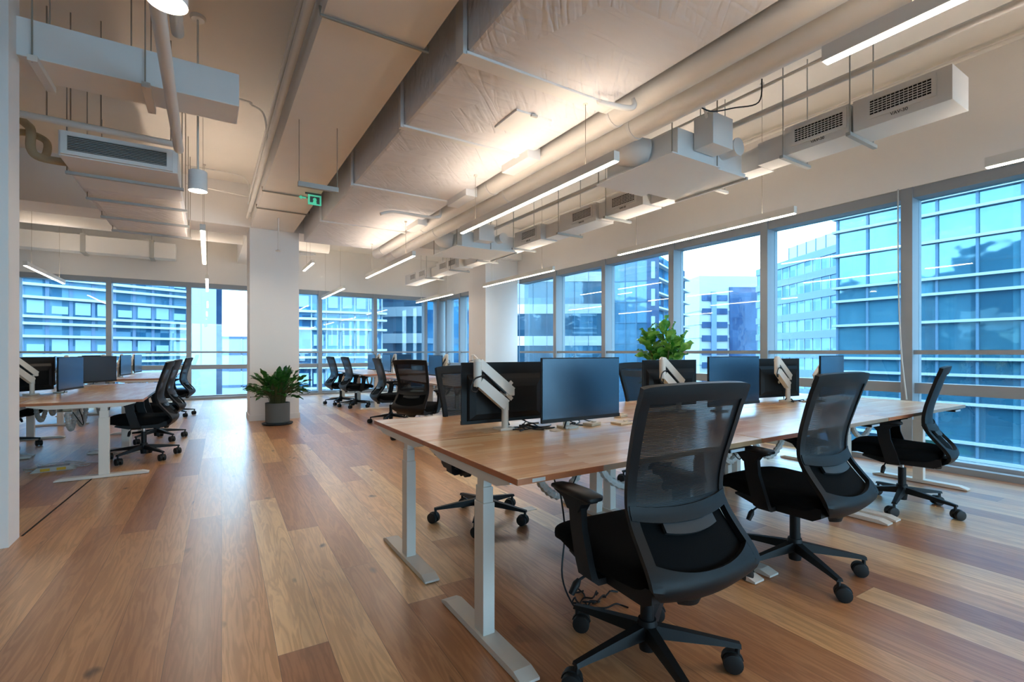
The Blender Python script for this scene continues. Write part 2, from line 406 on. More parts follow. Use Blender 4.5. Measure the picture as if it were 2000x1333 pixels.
# walls round the window bands
bm = BM(); box(bm, XW, XW+0.36, -6.3, 14.8, 2.93, ZC); struct('wall_right', bm, 'wall')
bm = BM(); box(bm, -8, XW, YW, YW+0.36, 2.93, ZC); struct('wall_far', bm, 'wall')
bm = BM(); box(bm, 6.16, XW+0.24, YW-0.08, YW+0.24, 0, 2.93); struct('trim_1', bm, 'frame')
bm = BM(); box(bm, -8.0, -6.6, YW, YW+0.3, 0, 2.93); struct('wall_far_end', bm, 'wall')
bm = BM(); box(bm, -8.1, -7.8, -6.3, 14.8, 0, ZC); struct('wall_left', bm, 'wall')
bm = BM(); box(bm, XW, XW+0.3, -6.3, -5.45, 0, 2.93); struct('wall_right_end', bm, 'wall')
# wall behind, with a wide opening that lets daylight in
bm = BM(); box(bm, -8, XW, -6.3, -6.0, 2.93, ZC); box(bm, -8, -2.0, -6.3, -6.0, 0, 2.93); box(bm, 6.0, XW+0.3, -6.3, -6.0, 0, 2.93)
struct('wall_back', bm, 'wall')
e = bpy.data.objects.new('window_%d' % k, None); COL.objects.link(e); e['kind'] = 'structure'
b = BM(); box(b, -2.0, 6.0, -6.16, -6.15, 0.1, 2.9); obj('window_glazing', b, 'glass', e)
b = BM()
for i in range(6): box(b, -2.0+i*1.6-0.04, -2.0+i*1.6+0.04, -6.2, -6.05, 0, 2.93)
obj('window_mullion', b, 'frame', e)
# partition wall end with a glazed door opening, at the picture's edge
bm = BM(); box(bm, -1.13, -1.04, 4.15, 4.35, 0, ZC); box(bm, -8, -1.13, 4.15, 4.35, 2.56, ZC); box(bm, -8, -2.4, 4.15, 4.35, 0, 2.56)
struct('wall_partition', bm, 'wall')
e = bpy.data.objects.new('door_1', None); COL.objects.link(e); e['kind'] = 'structure'
b = BM(); box(b, -2.40, -1.13, 4.20, 4.30, 2.50, 2.56); box(b, -1.17, -1.13, 4.20, 4.30, 0, 2.5); box(b, -2.40, -2.36, 4.20, 4.30, 0, 2.5)
obj('door_frame', b, 'frame', e)
b = BM(); box(b, -2.36, -1.17, 4.245, 4.255, 0.01, 2.5); obj('door_glass', b, 'door_glass', e)
# brass-dark joint in the floor running from the partition
bm = BM(); 
mt = Matrix.Translation((-1.03, 4.36, 0)) @ Matrix.Rotation(math.radians(-3.3), 4, 'Z')
box(bm, -0.006, 0.006, 0, 1.75, 0.0, 0.0025, mtx=mt); struct('trim_2', bm, 'dark')
# columns and beams
def column(name, x0, x1, y0, y1, top):
    bm = BM(); box(bm, x0, x1, y0, y1, 0, top, bev=0.004); return struct(name, bm, 'wall')
column('column', 0.60, 1.39, 9.5, 10.2, 3.36)
column('column', 5.37, XW, 9.70, 10.55, 3.36)
bm = BM()
for (x0, x1, y0, y1) in ((0.585, 1.405, 9.485, 9.5), (0.585, 0.60, 9.5, 10.2), (1.39, 1.405, 9.5, 10.2), (0.585, 1.405, 10.2, 10.215)): box(bm, x0, x1, y0, y1, 0, 0.10)
struct('baseboard_column', bm, 'wall')
bm = BM(); box(bm, 0.62, 1.30, -6.0, 9.5, 3.36, ZC); struct('beam', bm, 'beam')
bm = BM(); box(bm, -7.8, XW, 9.5, 10.2, 3.36, ZC); struct('beam', bm, 'beam')
bm = BM(); box(bm, 0.62, 1.30, 10.2, YW, 3.5, ZC); struct('beam', bm, 'beam')

# ================================================================== CEILING SERVICES
def rods(parent, pts, z0, z1=ZC, r=0.006, name='hanger_rod', m='rod'):
    for (x, y) in pts:
        b = BM(); tube(b, [(x, y, z0), (x, y, z1)], r, 6); obj(name, b, m, parent)

# --- large duct wrapped in creased white cloth
DX0, DX1, DZ0, DZ1 = 1.46, 2.76, 3.20, 3.66
T = thing('wrapped_air_duct', 'large square air duct wrapped in creased white cloth beside the long beam', 'air duct', (2.1, 2.0, DZ0))
def rel(T, name, bm, m, smooth=False):
    o = obj(name, bm, m, T, smooth); 
    bmesh_off = Vector(T.location)
    o.data.transform(Matrix.Translation(-bmesh_off)); return o
b = BM(); box(b, DX0, DX1, -3.0, 9.45, DZ0, DZ1, 0.03); rel(T, 'duct_body', b, 'wrap')
for y in (0.9, 2.87, 4.1, 5.85, 7.75):
    wd = 0.13 if y == 2.87 else 0.07
    b = BM(); box(b, DX0-0.012, DX1+0.012, y, y+wd, DZ0-0.018, DZ0+0.002, 0.006); rel(T, 'support_strap', b, 'ductmetal')
    for x in (DX0-0.035, DX1+0.005):
        b = BM(); box(b, x, x+0.03, y+0.01, y+wd-0.01, DZ0-0.02, DZ1+0.02); tube(b, [(x+0.015, y+wd/2, DZ1), (x+0.015, y+wd/2, ZC)], 0.006, 6); rel(T, 'strap_hanger', b, 'beam')
b = BM(); box(b, 2.14, 2.5, 3.34, 3.7, DZ0-0.018, DZ0+0.01, 0.004); hatch = rel(T, 'access_hatch', b, 'ductmetal')
b = BM(); box(b, 2.28, 2.34, 3.32, 3.345, DZ0-0.03, DZ0-0.01, 0.003); rel(T, 'hatch_latch', b, 'bracket')
# outlets along the edge of the duct next to the pipes
for (y, L) in ((3.95, 0.5), (5.3, 0.55), (6.9, 0.5)):
    b = BM(); box(b, 2.66, 2.815, y, y+L, 3.12, 3.24, 0.006); rel(T, 'side_outlet', b, 'ductmetal')

# --- two long thick pipes and their clamps
for nm, x, z, r, lab in (('main_pipe', 2.93, 3.22, 0.10, 'thick white pipe running next to the wrapped duct'),
                         ('main_pipe', 3.17, 3.17, 0.10, 'thick white pipe running on the window side of its twin')):
    T = thing(nm, lab, 'pipe', (x, 2.0, z), group='twin pipes under the slab')
    b = BM(); tube(b, [(x, -4.0, z), (x, 9.9, z)], r, 20); rel(T, 'pipe_barrel', b, 'pipe', True)
    for y in (1.0, 3.0, 5.1, 7.3, 9.4):
        b = BM(); tube(b, [(x, y, z), (x, y+0.035, z)], r+0.006, 20); rel(T, 'pipe_clamp', b, 'ductmetal', True)
        b = BM(); tube(b, [(x, y+0.017, z+r), (x, y+0.017, ZC)], 0.006, 6); rel(T, 'hanger_rod', b, 'rod')
# cable tray rail above the twin pipes
T = thing('cable_tray', 'slim white cable rail above the thick twin pipes', 'cable tray', (2.86, 2, 3.37))
b = BM(); box(b, 2.80, 2.86, -4, 3.1, 3.39, 3.43); box(b, 2.88, 2.91, -4, 3.1, 3.38, 3.405); rel(T, 'rail', b, 'bracket')
b = BM(); box(b, 2.78, 2.93, 3.02, 3.12, 3.34, 3.46, 0.006); rel(T, 'end_bracket', b, 'ductmetal')
rods(None, [], 0)
for y in (0.4, 1.6, 2.7):
    b = BM(); tube(b, [(2.83, y, 3.40), (2.83, y, ZC)], 0.006, 6); rel(T, 'hanger_rod', b, 'rod')
# small branch pipe with elbows over the duct edge
def simple_pipe(name, label, pts, r, m='pipe', cat='pipe', n=5, group=None, seg=12):
    b = BM(); tube(b, smooth_path(pts, n), r, seg); o = obj(name, b, m, None, True); tag(o, label, cat, group); return o
simple_pipe('branch_pipe', 'short white branch pipe elbow between duct strap and thick pipe', [(2.55, 2.80, 3.14), (2.58, 2.80, 3.13), (2.78, 2.74, 3.12), (2.84, 2.72, 3.14), (2.845, 2.72, 3.2)], 0.022)
simple_pipe('branch_pipe', 'thin bent white pipe under the far part of the wrapped duct', [(2.0, 6.6, 3.10), (2.2, 6.6, 3.16), (2.62, 6.5, 3.13), (2.74, 6.4, 3.12), (2.80, 6.4, 3.15), (2.81, 6.4, 3.24)], 0.022)

# --- pendants: linear LED bars in rows
def linear_pendant(x, y0, y1, z, label, zt=ZC):
    T = thing('linear_pendant_light', label, 'pendant light', (x, (y0+y1)/2, z), group='linear pendant lights')
    L = (y1-y0)/2
    b = BM(); box(b, -0.028, 0.028, -L, L, 0.012, 0.055); box(b, -0.028, -0.024, -L, L, 0.055, 0.085); box(b, 0.024, 0.028, -L, L, 0.055, 0.085); box(b, -0.024, 0.024, -L, -L+0.004, 0.055, 0.085); box(b, -0.024, 0.024, L-0.004, L, 0.055, 0.085); obj('housing', b, 'white_metal', T)
    b = BM(); box(b, -0.017, 0.017, -L+0.006, L-0.006, 0.006, 0.0125); obj('diffuser', b, 'led', T)
    b = BM(); box(b, -0.020, 0.020, -L+0.01, L-0.01, 0.055, 0.059); obj('up_light_diffuser', b, 'led_up', T)
    for s in (-1, 1):
        b = BM(); tube(b, [(0, s*(L-0.35), 0.055), (0, s*(L-0.35), zt-z)], 0.0022, 5); obj('suspension_cable', b, 'rod', T)
        b = BM(); tube(b, [(0, s*(L-0.35), zt-z-0.02), (0, s*(L-0.35), zt-z)], 0.02, 12); obj('ceiling_cup', b, 'white_metal', T)
    return T
for y0, y1, lab in ((-1.40, 1.19, 'linear pendant bar at the top edge, over the nearest black chair'),
                    (2.61, 5.19, 'long linear pendant bar below the thick twin pipes'),
                    (6.77, 9.29, 'linear pendant bar in the middle row, just past the long one under the pipes'),
                    (11.1, 13.5, 'linear pendant bar of the middle row closest to the end windows')):
    linear_pendant(2.55, y0, y1, 2.60, lab, DZ0 if y0 < 9 else ZC)
for y0, y1, lab in ((-1.38, 1.21, 'linear pendant bar cut by the edge, beside the near window mullion'),
                    (2.63, 5.14, 'linear pendant bar in front of the three bright sky windows'),
                    (6.69, 9.20, 'linear pendant bar in the window row, in front of the wall column'),
                    (10.8, 13.2, 'linear pendant bar of the window row near the glass corner')):
    linear_pendant(5.05, y0, y1, 2.60, lab)
linear_pendant(-0.06, 6.66, 9.20, 2.60, 'linear pendant bar seen end-on left of the free-standing column')
linear_pendant(-0.03, 11.0, 13.3, 2.60, 'small linear pendant bar seen end-on before the end windows')
linear_pendant(-2.54, 10.9, 13.4, 2.60, 'linear pendant bar over the aisle-side desks by the end windows')
linear_pendant(1.82, 10.6, 11.75, 3.02, 'short high linear pendant bar right of the free-standing column')

# --- cylinder pendants
def cylinder_pendant(x, y, label):
    T = thing('cylinder_pendant_light', label, 'pendant light', (x, y, 2.59), group='cylinder pendant lights')
    b = BM(); lathe(b, [(0.060, 0.012), (0.070, 0.0), (0.070, 0.17), (0.0, 0.175)], 28); lathe(b, [(0.060, 0.012), (0.058, 0.15), (0, 0.15)], 28); obj('lamp_body', b, 'ductmetal', T, True)
    b = BM(); lathe(b, [(0.0, 0.0), (0.062, 0.0), (0.062, 0.01), (0, 0.01)], 28)
    bmesh.ops.translate(b, vec=(0, 0, 0.004), verts=b.verts); obj('lamp_diffuser', b, 'lamp', T)
    b = BM(); tube(b, [(0, 0, 0.17), (0, 0, ZC-2.59)], 0.008, 8); obj('suspension_rod', b, 'white_metal', T, True)
    b = BM(); lathe(b, [(0.05, ZC-2.59-0.03), (0.06, ZC-2.59-0.02), (0.06, ZC-2.59)], 20); lathe(b, [(0, ZC-2.59-0.03), (0.05, ZC-2.59-0.03)], 20); obj('ceiling_canopy', b, 'white_metal', T, True)
cylinder_pendant(-0.08, 4.98, 'white cylinder pendant lamp hanging over the aisle by the grille unit')
cylinder_pendant(-0.14, 2.36, 'lit cylinder pendant lamp cut by the top edge')
cylinder_pendant(-0.14, -0.30, 'added unseen cylinder lamp above and behind the camera, brightening the near floor')  # out of view, row extended backward to brighten the near floor
cylinder_pendant(-0.14, -2.90, 'added unseen cylinder lamp furthest behind the camera, brightening the near floor')  # second unseen lamp, added only for more light near the camera

# --- perimeter supply duct with grilles along the window wall
T = thing('supply_duct', 'white supply air duct with grilles hanging in front of the window wall', 'air duct', (4.6, 2, 3.05))
PX, PZ0, PZ1 = 4.6, 3.05, 3.31
segs = [(1.28, 1.93, 0, 0.34), (1.955, 2.50, 0, 0.34), (2.50, 2.80, 0.06, 0.30), (2.80, 4.25, 0.14, 0.36), (4.25, 4.92, 0, 0.34), (4.92, 5.12, 0.05, 0.30), (5.12, 5.95, 0, 0.34),
        (5.95, 6.45, 0.10, 0.36), (6.45, 7.25, 0, 0.34), (7.25, 9.5, 0.12, 0.36), (9.5, 10.75, 0, 0.34), (10.75, 11.3, 0.10, 0.32), (11.3, 12.9, 0, 0.34)]
for (a, c, x0, x1) in segs:
    b = BM(); box(b, PX+x0, PX+x1, a, c-0.006, PZ0+(0.0 if x0 == 0 else 0.02), PZ1-(0.0 if x0 == 0 else 0.02), 0.003); rel(T, 'duct_section', b, 'ductmetal')
for y in (1.94, 2.5, 3.4, 4.9, 5.95, 7.25, 8.6, 9.9, 11.3):
    b = BM(); box(b, PX-0.05, PX+0.46, y-0.018, y+0.018, PZ0-0.03, PZ0-0.0, 0.002); 
    tube(b, [(PX-0.02, y, PZ0-0.03), (PX-0.02, y, ZC)], 0.006, 6); tube(b, [(PX+0.42, y, PZ0-0.03), (PX+0.42, y, ZC)], 0.006, 6)
    rel(T, 'duct_hanger', b, 'bracket')
def text_mesh(s, size, thick=0.001):
    cu = bpy.data.curves.new('lettering', 'FONT'); cu.body = s; cu.size = size; cu.extrude = thick; cu.align_x = 'CENTER'
    o = bpy.data.objects.new('lettering', cu); COL.objects.link(o)
    dg = bpy.context.evaluated_depsgraph_get(); me = bpy.data.meshes.new_from_object(o.evaluated_get(dg))
    bpy.data.objects.remove(o); return me
letter_me = text_mesh('VAV-30', 0.036); letter_me.materials.append(M['ink'])
def grille(parent, x, y, z, w, h, nv, nh, lettering=True):
    """grille on a face looking toward -X, centre (x,y,z), as a part with its bars"""
    b = BM(); t_ = 0.02
    box(b, -0.006, 0.004, -w/2-0.03, w/2+0.03, h/2, h/2+0.03); box(b, -0.006, 0.004, -w/2-0.03, w/2+0.03, -h/2-0.03, -h/2)
    box(b, -0.006, 0.004, -w/2-0.03, -w/2, -h/2, h/2); box(b, -0.006, 0.004, w/2, w/2+0.03, -h/2, h/2)
    for i in range(1, nh): box(b, -0.004, 0.002, -w/2, w/2, -h/2+h*i/nh-0.003, -h/2+h*i/nh+0.003)
    for i in range(1, nv): box(b, -0.003, 0.002, -w/2+w*i/nv-0.0015, -w/2+w*i/nv+0.0015, -h/2, h/2)
    g = obj('air_grille', b, 'ductmetal', parent)
    b = BM(); box(b, 0.0015, 0.003, -w/2, w/2, -h/2, h/2); d = obj('grille_backing', b, 'dark', g)
    g.location = (x - parent.location.x, y - parent.location.y, z - parent.location.z)
    if lettering:
        o = bpy.data.objects.new('lettering', letter_me); COL.objects.link(o); o.parent = g
        o.location = (-0.008, 0, -h/2-0.062); o.rotation_euler = (PI/2, 0, -PI/2)
    return g
for y in (1.60, 2.20, 4.59, 5.42, 6.80, 9.85, 10.35, 11.65, 12.3):
    grille(T, PX-0.004, y, 3.20, 0.40 if y < 9 else 0.34, 0.115, 14, 6, y < 7)

# --- fan coil units
def fan_coil(y0, y1, label, full=True):
    x0, x1, z0 = 3.44, 4.12, 2.95
    T = thing('fan_coil_unit', label, 'fan coil unit', ((x0+x1)/2, (y0+y1)/2, z0), group='ceiling fan coil units')
    b = BM(); box(b, x0, x1, y0, y1, z0, z0+0.012, 0.002); rel(T, 'drip_tray', b, 'ductmetal')
    b = BM(); box(b, x0+0.12, x1-0.02, y0+0.04, y1-0.04, z0+0.012, z0+0.27, 0.01); rel(T, 'unit_casing', b, 'ductmetal')
    b = BM(); box(b, x1, x1+0.50, y0+0.06, y1-0.06, z0+0.02, z0+0.06, 0.004); rel(T, 'outlet_panel', b, 'ductmetal')
    b = BM(); box(b, x1, x1+0.50, y0+0.10, y1-0.10, z0+0.06, z0+0.30, 0.008); rel(T, 'outlet_plenum', b, 'ductmetal')
    b = BM(); box(b, x0+0.33, x0+0.62, y0-0.17, y0+0.03, z0+0.10, z0+0.38, 0.004); rel(T, 'control_box', b, 'ductmetal')
    b = BM(); tube(b, smooth_path([(x0+0.14, (y0+y1)/2-0.05, z0+0.17), (x0+0.05, (y0+y1)/2, z0+0.19), (x0+0.02, (y0+y1)/2+0.16, z0+0.28), (x0+0.02, (y0+y1)/2+0.2, z0+0.6)], 5), 0.14, 20); rel(T, 'flexible_duct', b, 'ductmetal', True)
    b = BM(); tube(b, [(x1+0.18, y0-0.06, z0+0.22), (x1+0.18, y0+0.1, z0+0.22)], 0.075, 20); tube(b, [(x1+0.18, y0-0.075, z0+0.22), (x1+0.18, y0-0.06, z0+0.22)], 0.085, 20); rel(T, 'round_end_cap', b, 'ductmetal', True)
    for (x, y) in ((x0+0.02, y0+0.02), (x1-0.02, y0+0.02), (x0+0.02, y1-0.02), (x1-0.02, y1-0.02)):
        b = BM(); tube(b, [(x, y, z0+0.01), (x, y, ZC)], 0.006, 6); rel(T, 'hanger_rod', b, 'rod')
    b = BM(); box(b, x1+0.50, x1+0.53, y0+0.05, y1-0.05, z0, z0+0.03); rel(T, 'support_rail', b, 'bracket')
    if full:
        b = BM(); tube(b, smooth_path([(x0+0.35, y0-0.1, z0+0.34), (x0+0.2, y0-0.14, z0+0.42), (x0+0.1, y0-0.05, z0+0.40), (x0+0.02, y0+0.1, z0+0.52)], 5), 0.012, 8); rel(T, 'wire_conduit', b, 'pipe', True)
fan_coil(2.84, 3.83, 'flat white fan coil unit with control box over the first bench')
fan_coil(7.20, 8.20, 'fan coil unit further down, above the wall column side', False)
fan_coil(-0.9, 0.1, 'fan coil unit above and behind the first grille', False)

# --- long thin pipes by the window wall
simple_pipe('slab_pipe', 'slim pipe along the slab in front of the window wall', [(4.75, -3, 3.62), (4.75, 9.4, 3.62)], 0.03, n=1)
simple_pipe('slab_pipe', 'thin pipe high in the corner of slab and window wall', [(6.1, -3, 4.0), (6.1, 9.4, 4.0)], 0.02, n=1)
simple_pipe('drain_pipe', 'white stub pipe with collar near the top right of the grille duct', [(3.3, 1.25, 3.72), (4.25, 1.3, 3.72), (4.36, 1.3, 3.72)], 0.045, n=3, seg=16)
simple_pipe('sprinkler_conduit', 'thin conduit running from the collar pipe toward the control box', [(4.38, 1.32, 3.72), (4.42, 1.6, 3.70), (4.42, 4.2, 3.70)], 0.014, n=4)
simple_pipe('power_cable', 'loose dark cable curling over the first fan coil unit', [(3.5, 2.7, 3.36), (3.7, 2.65, 3.30), (3.9, 2.55, 3.34), (4.1, 2.45, 3.40), (4.15, 2.45, 3.62)], 0.006, 'cable', 'cable', 6, seg=6)

# --- left side: short duct across, grille unit, pipes
T = thing('cross_duct', 'grey-white square duct crossing above the aisle on straps', 'air duct', (-0.5, 4.45, 3.10))
b = BM(); box(b, -1.9, 0.20, 4.29, 4.64, 3.10, 3.35, 0.006); rel(T, 'duct_body', b, 'ductmetal')
for x in (-0.98, -0.40):
    b = BM(); box(b, x, x+0.05, 4.24, 4.69, 3.06, 3.10, 0.003); rel(T, 'support_channel', b, 'white_metal')
    for y in (4.26, 4.67):
        b = BM(); tube(b, [(x+0.02, y, 3.06), (x+0.02, y, ZC)], 0.005, 6); rel(T, 'hanger_rod', b, 'rod')
T = thing('ducted_air_conditioner', 'long wrapped air conditioner with a dark slotted return grille, left of the aisle', 'air conditioner', (-0.67, 6.5, 2.90))
b = BM(); box(b, -1.10, -0.25, 5.60, 6.6, 2.90, 3.12, 0.008); rel(T, 'unit_casing', b, 'ductmetal')
b = BM(); box(b, -1.08, -0.27, 6.6, 8.7, 2.90, 3.14, 0.012); rel(T, 'wrapped_section', b, 'wrap')
b = BM(); box(b, -1.16, -1.08, 6.2, 8.75, 2.96, 3.10, 0.02); rel(T, 'side_insulation', b, 'wrap')
b = BM(); box(b, -1.04, -0.33, 5.585, 5.603, 2.94, 3.085)
box(b, -1.08, -0.29, 5.57, 5.60, 3.075, 3.11); box(b, -1.08, -0.29, 5.57, 5.60, 2.91, 2.945); box(b, -1.08, -1.035, 5.57, 5.60, 2.945, 3.075); box(b, -0.335, -0.29, 5.57, 5.60, 2.945, 3.075)
g = rel(T, 'grille_frame', b, 'ductmetal')
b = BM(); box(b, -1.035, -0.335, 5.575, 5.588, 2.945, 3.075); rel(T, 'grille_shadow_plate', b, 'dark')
b = BM()
for i in range(9): box(b, -1.035, -0.335, 5.562, 5.580, 2.950+i*0.0145, 2.955+i*0.0145)
rel(T, 'grille_slats', b, 'bracket')['kind'] = 'thing'
for y in (6.05, 6.95, 7.8, 8.6):
    b = BM(); box(b, -1.14, -0.22, y, y+0.04, 2.875, 2.90); rel(T, 'support_channel', b, 'bracket')
    for x in (-1.13, -0.235):
        b = BM(); tube(b, [(x, y+0.02, 2.88), (x, y+0.02, ZC)], 0.005, 6); rel(T, 'hanger_rod', b, 'rod')
simple_pipe('aisle_pipe', 'white pipe running lengthwise under the crossing duct above the aisle', [(-0.23, -3, 3.03), (-0.23, 5.3, 3.03)], 0.038, n=1, seg=16)
simple_pipe('aisle_pipe', 'white pipe above the aisle ending over the crossing duct', [(-0.20, -3, 3.62), (-0.20, 4.45, 3.62)], 0.042, n=1, seg=16)
simple_pipe('thin_conduit', 'thin white conduit crossing just above the slotted grille', [(-2.6, 5.50, 3.17), (-0.22, 5.50, 3.14)], 0.03, n=1, seg=12)
simple_pipe('drain_pipe', 'beige insulated pipe dropping and turning beside the slotted grille', [(-1.75, 5.9, 4.1), (-1.75, 5.9, 3.5), (-1.55, 5.95, 3.38), (-1.40, 6.0, 3.26), (-1.36, 6.0, 3.20), (-1.36, 6.0, 3.04), (-1.30, 6.0, 2.97), (-1.12, 6.0, 2.96), (-1.06, 6.0, 2.96)], 0.035, 'beige_pipe', seg=12)
simple_pipe('drain_pipe', 'beige pipe bent into an upside-down loop behind its neighbour', [(-1.50, 6.1, 2.92), (-1.50, 6.1, 3.14), (-1.46, 6.1, 3.20), (-1.36, 6.15, 3.21), (-1.29, 6.18, 3.17), (-1.28, 6.1, 3.03), (-1.30, 6.0, 2.97)], 0.03, 'beige_pipe', seg=12)
# upper conduits on the slab, left
for i, (pts, lab) in enumerate((
    ([(-2.5, 6.2, 4.06), (0.1, 6.25, 4.06), (0.42, 6.3, 4.04), (0.56, 6.35, 3.95), (0.58, 6.35, 3.5)], 'thin conduit crossing the slab and bending down at the long beam'),
    ([(-0.3, 8.9, 4.05), (0.2, 8.9, 4.05), (0.45, 8.92, 4.03), (0.55, 8.95, 3.9), (0.57, 8.95, 3.4)], 'thin curved conduit on the slab near the column'),
    ([(-0.3, 8.7, 3.72), (0.56, 8.7, 3.66)], 'straight thin conduit near the cross beam by the column'),
    ([(-1.8, 4.0, 4.05), (0.58, 4.05, 4.05)], 'thin conduit crossing the slab by the lamp canopy'))):
    simple_pipe('slab_conduit', lab, pts, 0.012, 'pipe', 'conduit', 5, seg=8)
simple_pipe('beam_conduit', 'slim pipe fixed along the side of the long beam', [(0.565, -2, 3.50), (0.565, 9.4, 3.50)], 0.028, n=1)
simple_pipe('beam_conduit', 'thin conduit clipped beside the pipe on the long beam', [(0.54, -2, 3.62), (0.54, 9.0, 3.62)], 0.012, n=1)
# conduits crossing the underside of the beam
for y, lab in ((3.25, 'thin dark conduit crossing under the long beam, closest of three'), (7.2, 'thin conduit crossing under the long beam beside the exit sign'), (8.1, 'thin conduit crossing under the long beam nearest the column')):
    simple_pipe('cross_conduit', lab, [(0.60, y, 3.40), (0.60, y, 3.345), (1.33, y, 3.345), (1.33, y, 3.40)], 0.010, 'rod', 'conduit', 1, seg=8)
# trapeze tray hung below the long beam
T = thing('trapeze_bracket', 'grey steel trapeze bracket hanging on chains under the long beam', 'bracket', (0.87, 4.85, 2.76))
b = BM(); box(b, 0.70, 1.06, 4.83, 4.87, 2.74, 2.785, 0.002); rel(T, 'cross_bar', b, 'bracket')
for x in (0.71, 1.05):
    b = BM(); tube(b, [(x, 4.85, 2.74), (x, 4.85, 3.36)], 0.004, 6); rel(T, 'hanger_chain', b, 'rod')
# exit sign
T = thing('exit_sign', 'small green running-man exit sign with an arrow under the long beam', 'exit sign', (1.22, 7.0, 3.26))
b = BM(); box(b, -0.085, 0.085, -0.012, 0.012, -0.06, 0.075, 0.004); obj('sign_panel', b, 'green_sign', T)
b = BM(); box(b, -0.062, -0.02, -0.016, -0.0125, -0.03, 0.05); box(b, 0.02, 0.062, -0.016, -0.0125, -0.045, 0.05); box(b, -0.02, 0.02, -0.016, -0.0125, 0.03, 0.05); obj('door_symbol', b, 'sign_back', T)
b = BM()
lathe(b, [(0, -0.009), (0.009, 0), (0, 0.009)], 8, (0.0, -0.018, 0.028))
for p in (((0, -0.018, 0.018), (-0.008, -0.018, -0.008)), ((-0.008, -0.018, -0.008), (0.016, -0.018, -0.018)), ((0.016, -0.018, -0.018), (0.020, -0.018, -0.04)), ((-0.008, -0.018, -0.008), (-0.028, -0.018, -0.035)), ((0, -0.018, 0.014), (0.024, -0.018, 0.004)), ((0, -0.018, 0.014), (-0.026, -0.018, 0.012))):
    tube(b, p, 0.005, 6)
obj('running_man_symbol', b, 'green_sign', T)
b = BM(); prism(b, [(-0.20, 0.02), (-0.165, 0.05), (-0.165, 0.03), (-0.11, 0.03), (-0.11, 0.01), (-0.165, 0.01), (-0.165, -0.01)], 'Y', -0.004, 0.004); obj('arrow_symbol', b, 'green_sign', T)
b = BM(); box(b, -0.12, 0.085, -0.004, 0.004, 0.075, 0.10); obj('mounting_bar', b, 'sign_back', T)
# sprinkler rod and camera-like box right of column
def sprinkler(x, y, z1, z0, label):
    T = thing('fire_sprinkler', label, 'sprinkler', (x, y, z0))
    b = BM(); tube(b, [(0, 0, 0.03), (0, 0, z1-z0)], 0.012, 8); obj('drop_pipe', b, 'pipe', T, True)
    b = BM(); lathe(b, [(0, 0), (0.04, 0.004), (0.045, 0.012), (0.012, 0.03), (0, 0.03)], 16); obj('rosette', b, 'white_metal', T, True)
sprinkler(0.95, 8.6, 3.36, 2.82, 'sprinkler on a drop pipe in front of the free-standing column')
T = thing('ceiling_projector', 'small grey hanging device between column and end windows', 'ceiling device', (2.0, 12.5, 3.62))
b = BM(); tube(b, [(0, 0, 0.1), (0, 0, ZC-3.62)], 0.012, 8); obj('drop_pipe', b, 'bracket', T)
b = BM(); lathe(b, [(0, 0.13), (0.05, 0.11), (0.2, 0.0), (0.2, -0.06), (0, -0.06)], 20); obj('device_body', b, 'bracket', T, True)
# hanging rods on the left slab and right slab (bare threaded rods)
T = thing('wall_duct', 'low white duct with joints in front of the end wall, left of the column', 'air duct', (-2, 14.1, 3.4))
b = BM(); box(b, -5.8, -0.66, 13.8, 14.2, 3.38, 3.74, 0.01); rel(T, 'duct_body', b, 'ductmetal')
for x in (-2.35, -1.15):
    b = BM(); box(b, x, x+0.08, 13.76, 14.22, 3.35, 3.77); tube(b, [(x+0.04, 13.8, 3.7), (x+0.04, 13.8, ZC)], 0.006, 6); rel(T, 'duct_joint', b, 'bracket')
T = thing('round_duct', 'thick round white duct crossing beyond the cross beam', 'air duct', (-2, 12, 3.7))
b = BM(); tube(b, [(-6, 12, 3.70), (2.4, 12, 3.70)], 0.17, 20); rel(T, 'duct_body', b, 'ductmetal', True)
for x in (-3.5, -1.2, 0.4):
    b = BM(); tube(b, [(x, 12, 3.85), (x, 12, ZC)], 0.006, 6); rel(T, 'hanger_rod', b, 'rod')
# steel channel and brace high on the left
simple_pipe('brace_channel', 'grey steel brace pipe high at the top left corner', [(-1.5, 3.6, 3.72), (-0.62, 3.7, 3.72)], 0.02, 'bracket', 'bracket', 1)
simple_pipe('drop_pipe', 'slanted pale pipe rising from the crossing duct to the slab', [(-1.0, 4.15, 3.52), (-1.16, 3.9, ZC)], 0.045, 'beige_pipe', 'pipe', 1)
for i, (x, y, z0) in enumerate(((-1.45, 5.4, 3.2), (-1.15, 5.5, 3.17), (-1.0, 5.5, 3.15), (-0.80, 5.5, 3.14), (-0.5, 4.66, 3.35), (-0.30, 5.50, 3.14), (-0.64, 4.0, 3.72))):
    b = BM(); tube(b, [(x, y, z0), (x, y, ZC)], 0.0055, 6); o = obj('threaded_rod', b, 'rod')
    tag(o, 'thin threaded rod dropping from the slab left of the aisle', 'rod', 'threaded rods left of the aisle')
# smoke detector / junction boxes on slab
for (x, y, lab) in ((-0.32, 3.5, 'round white smoke detector on the slab near the crossing duct'), (3.9, 0.9, 'round white detector on the slab near the collar pipe')):
    b = BM(); lathe(b, [(0, -0.05), (0.04, -0.05), (0.055, -0.02), (0.06, 0.0)], 20, (x, y, ZC)); o = obj('smoke_detector', b, 'white_metal', None, True); tag(o, lab, 'smoke detector')

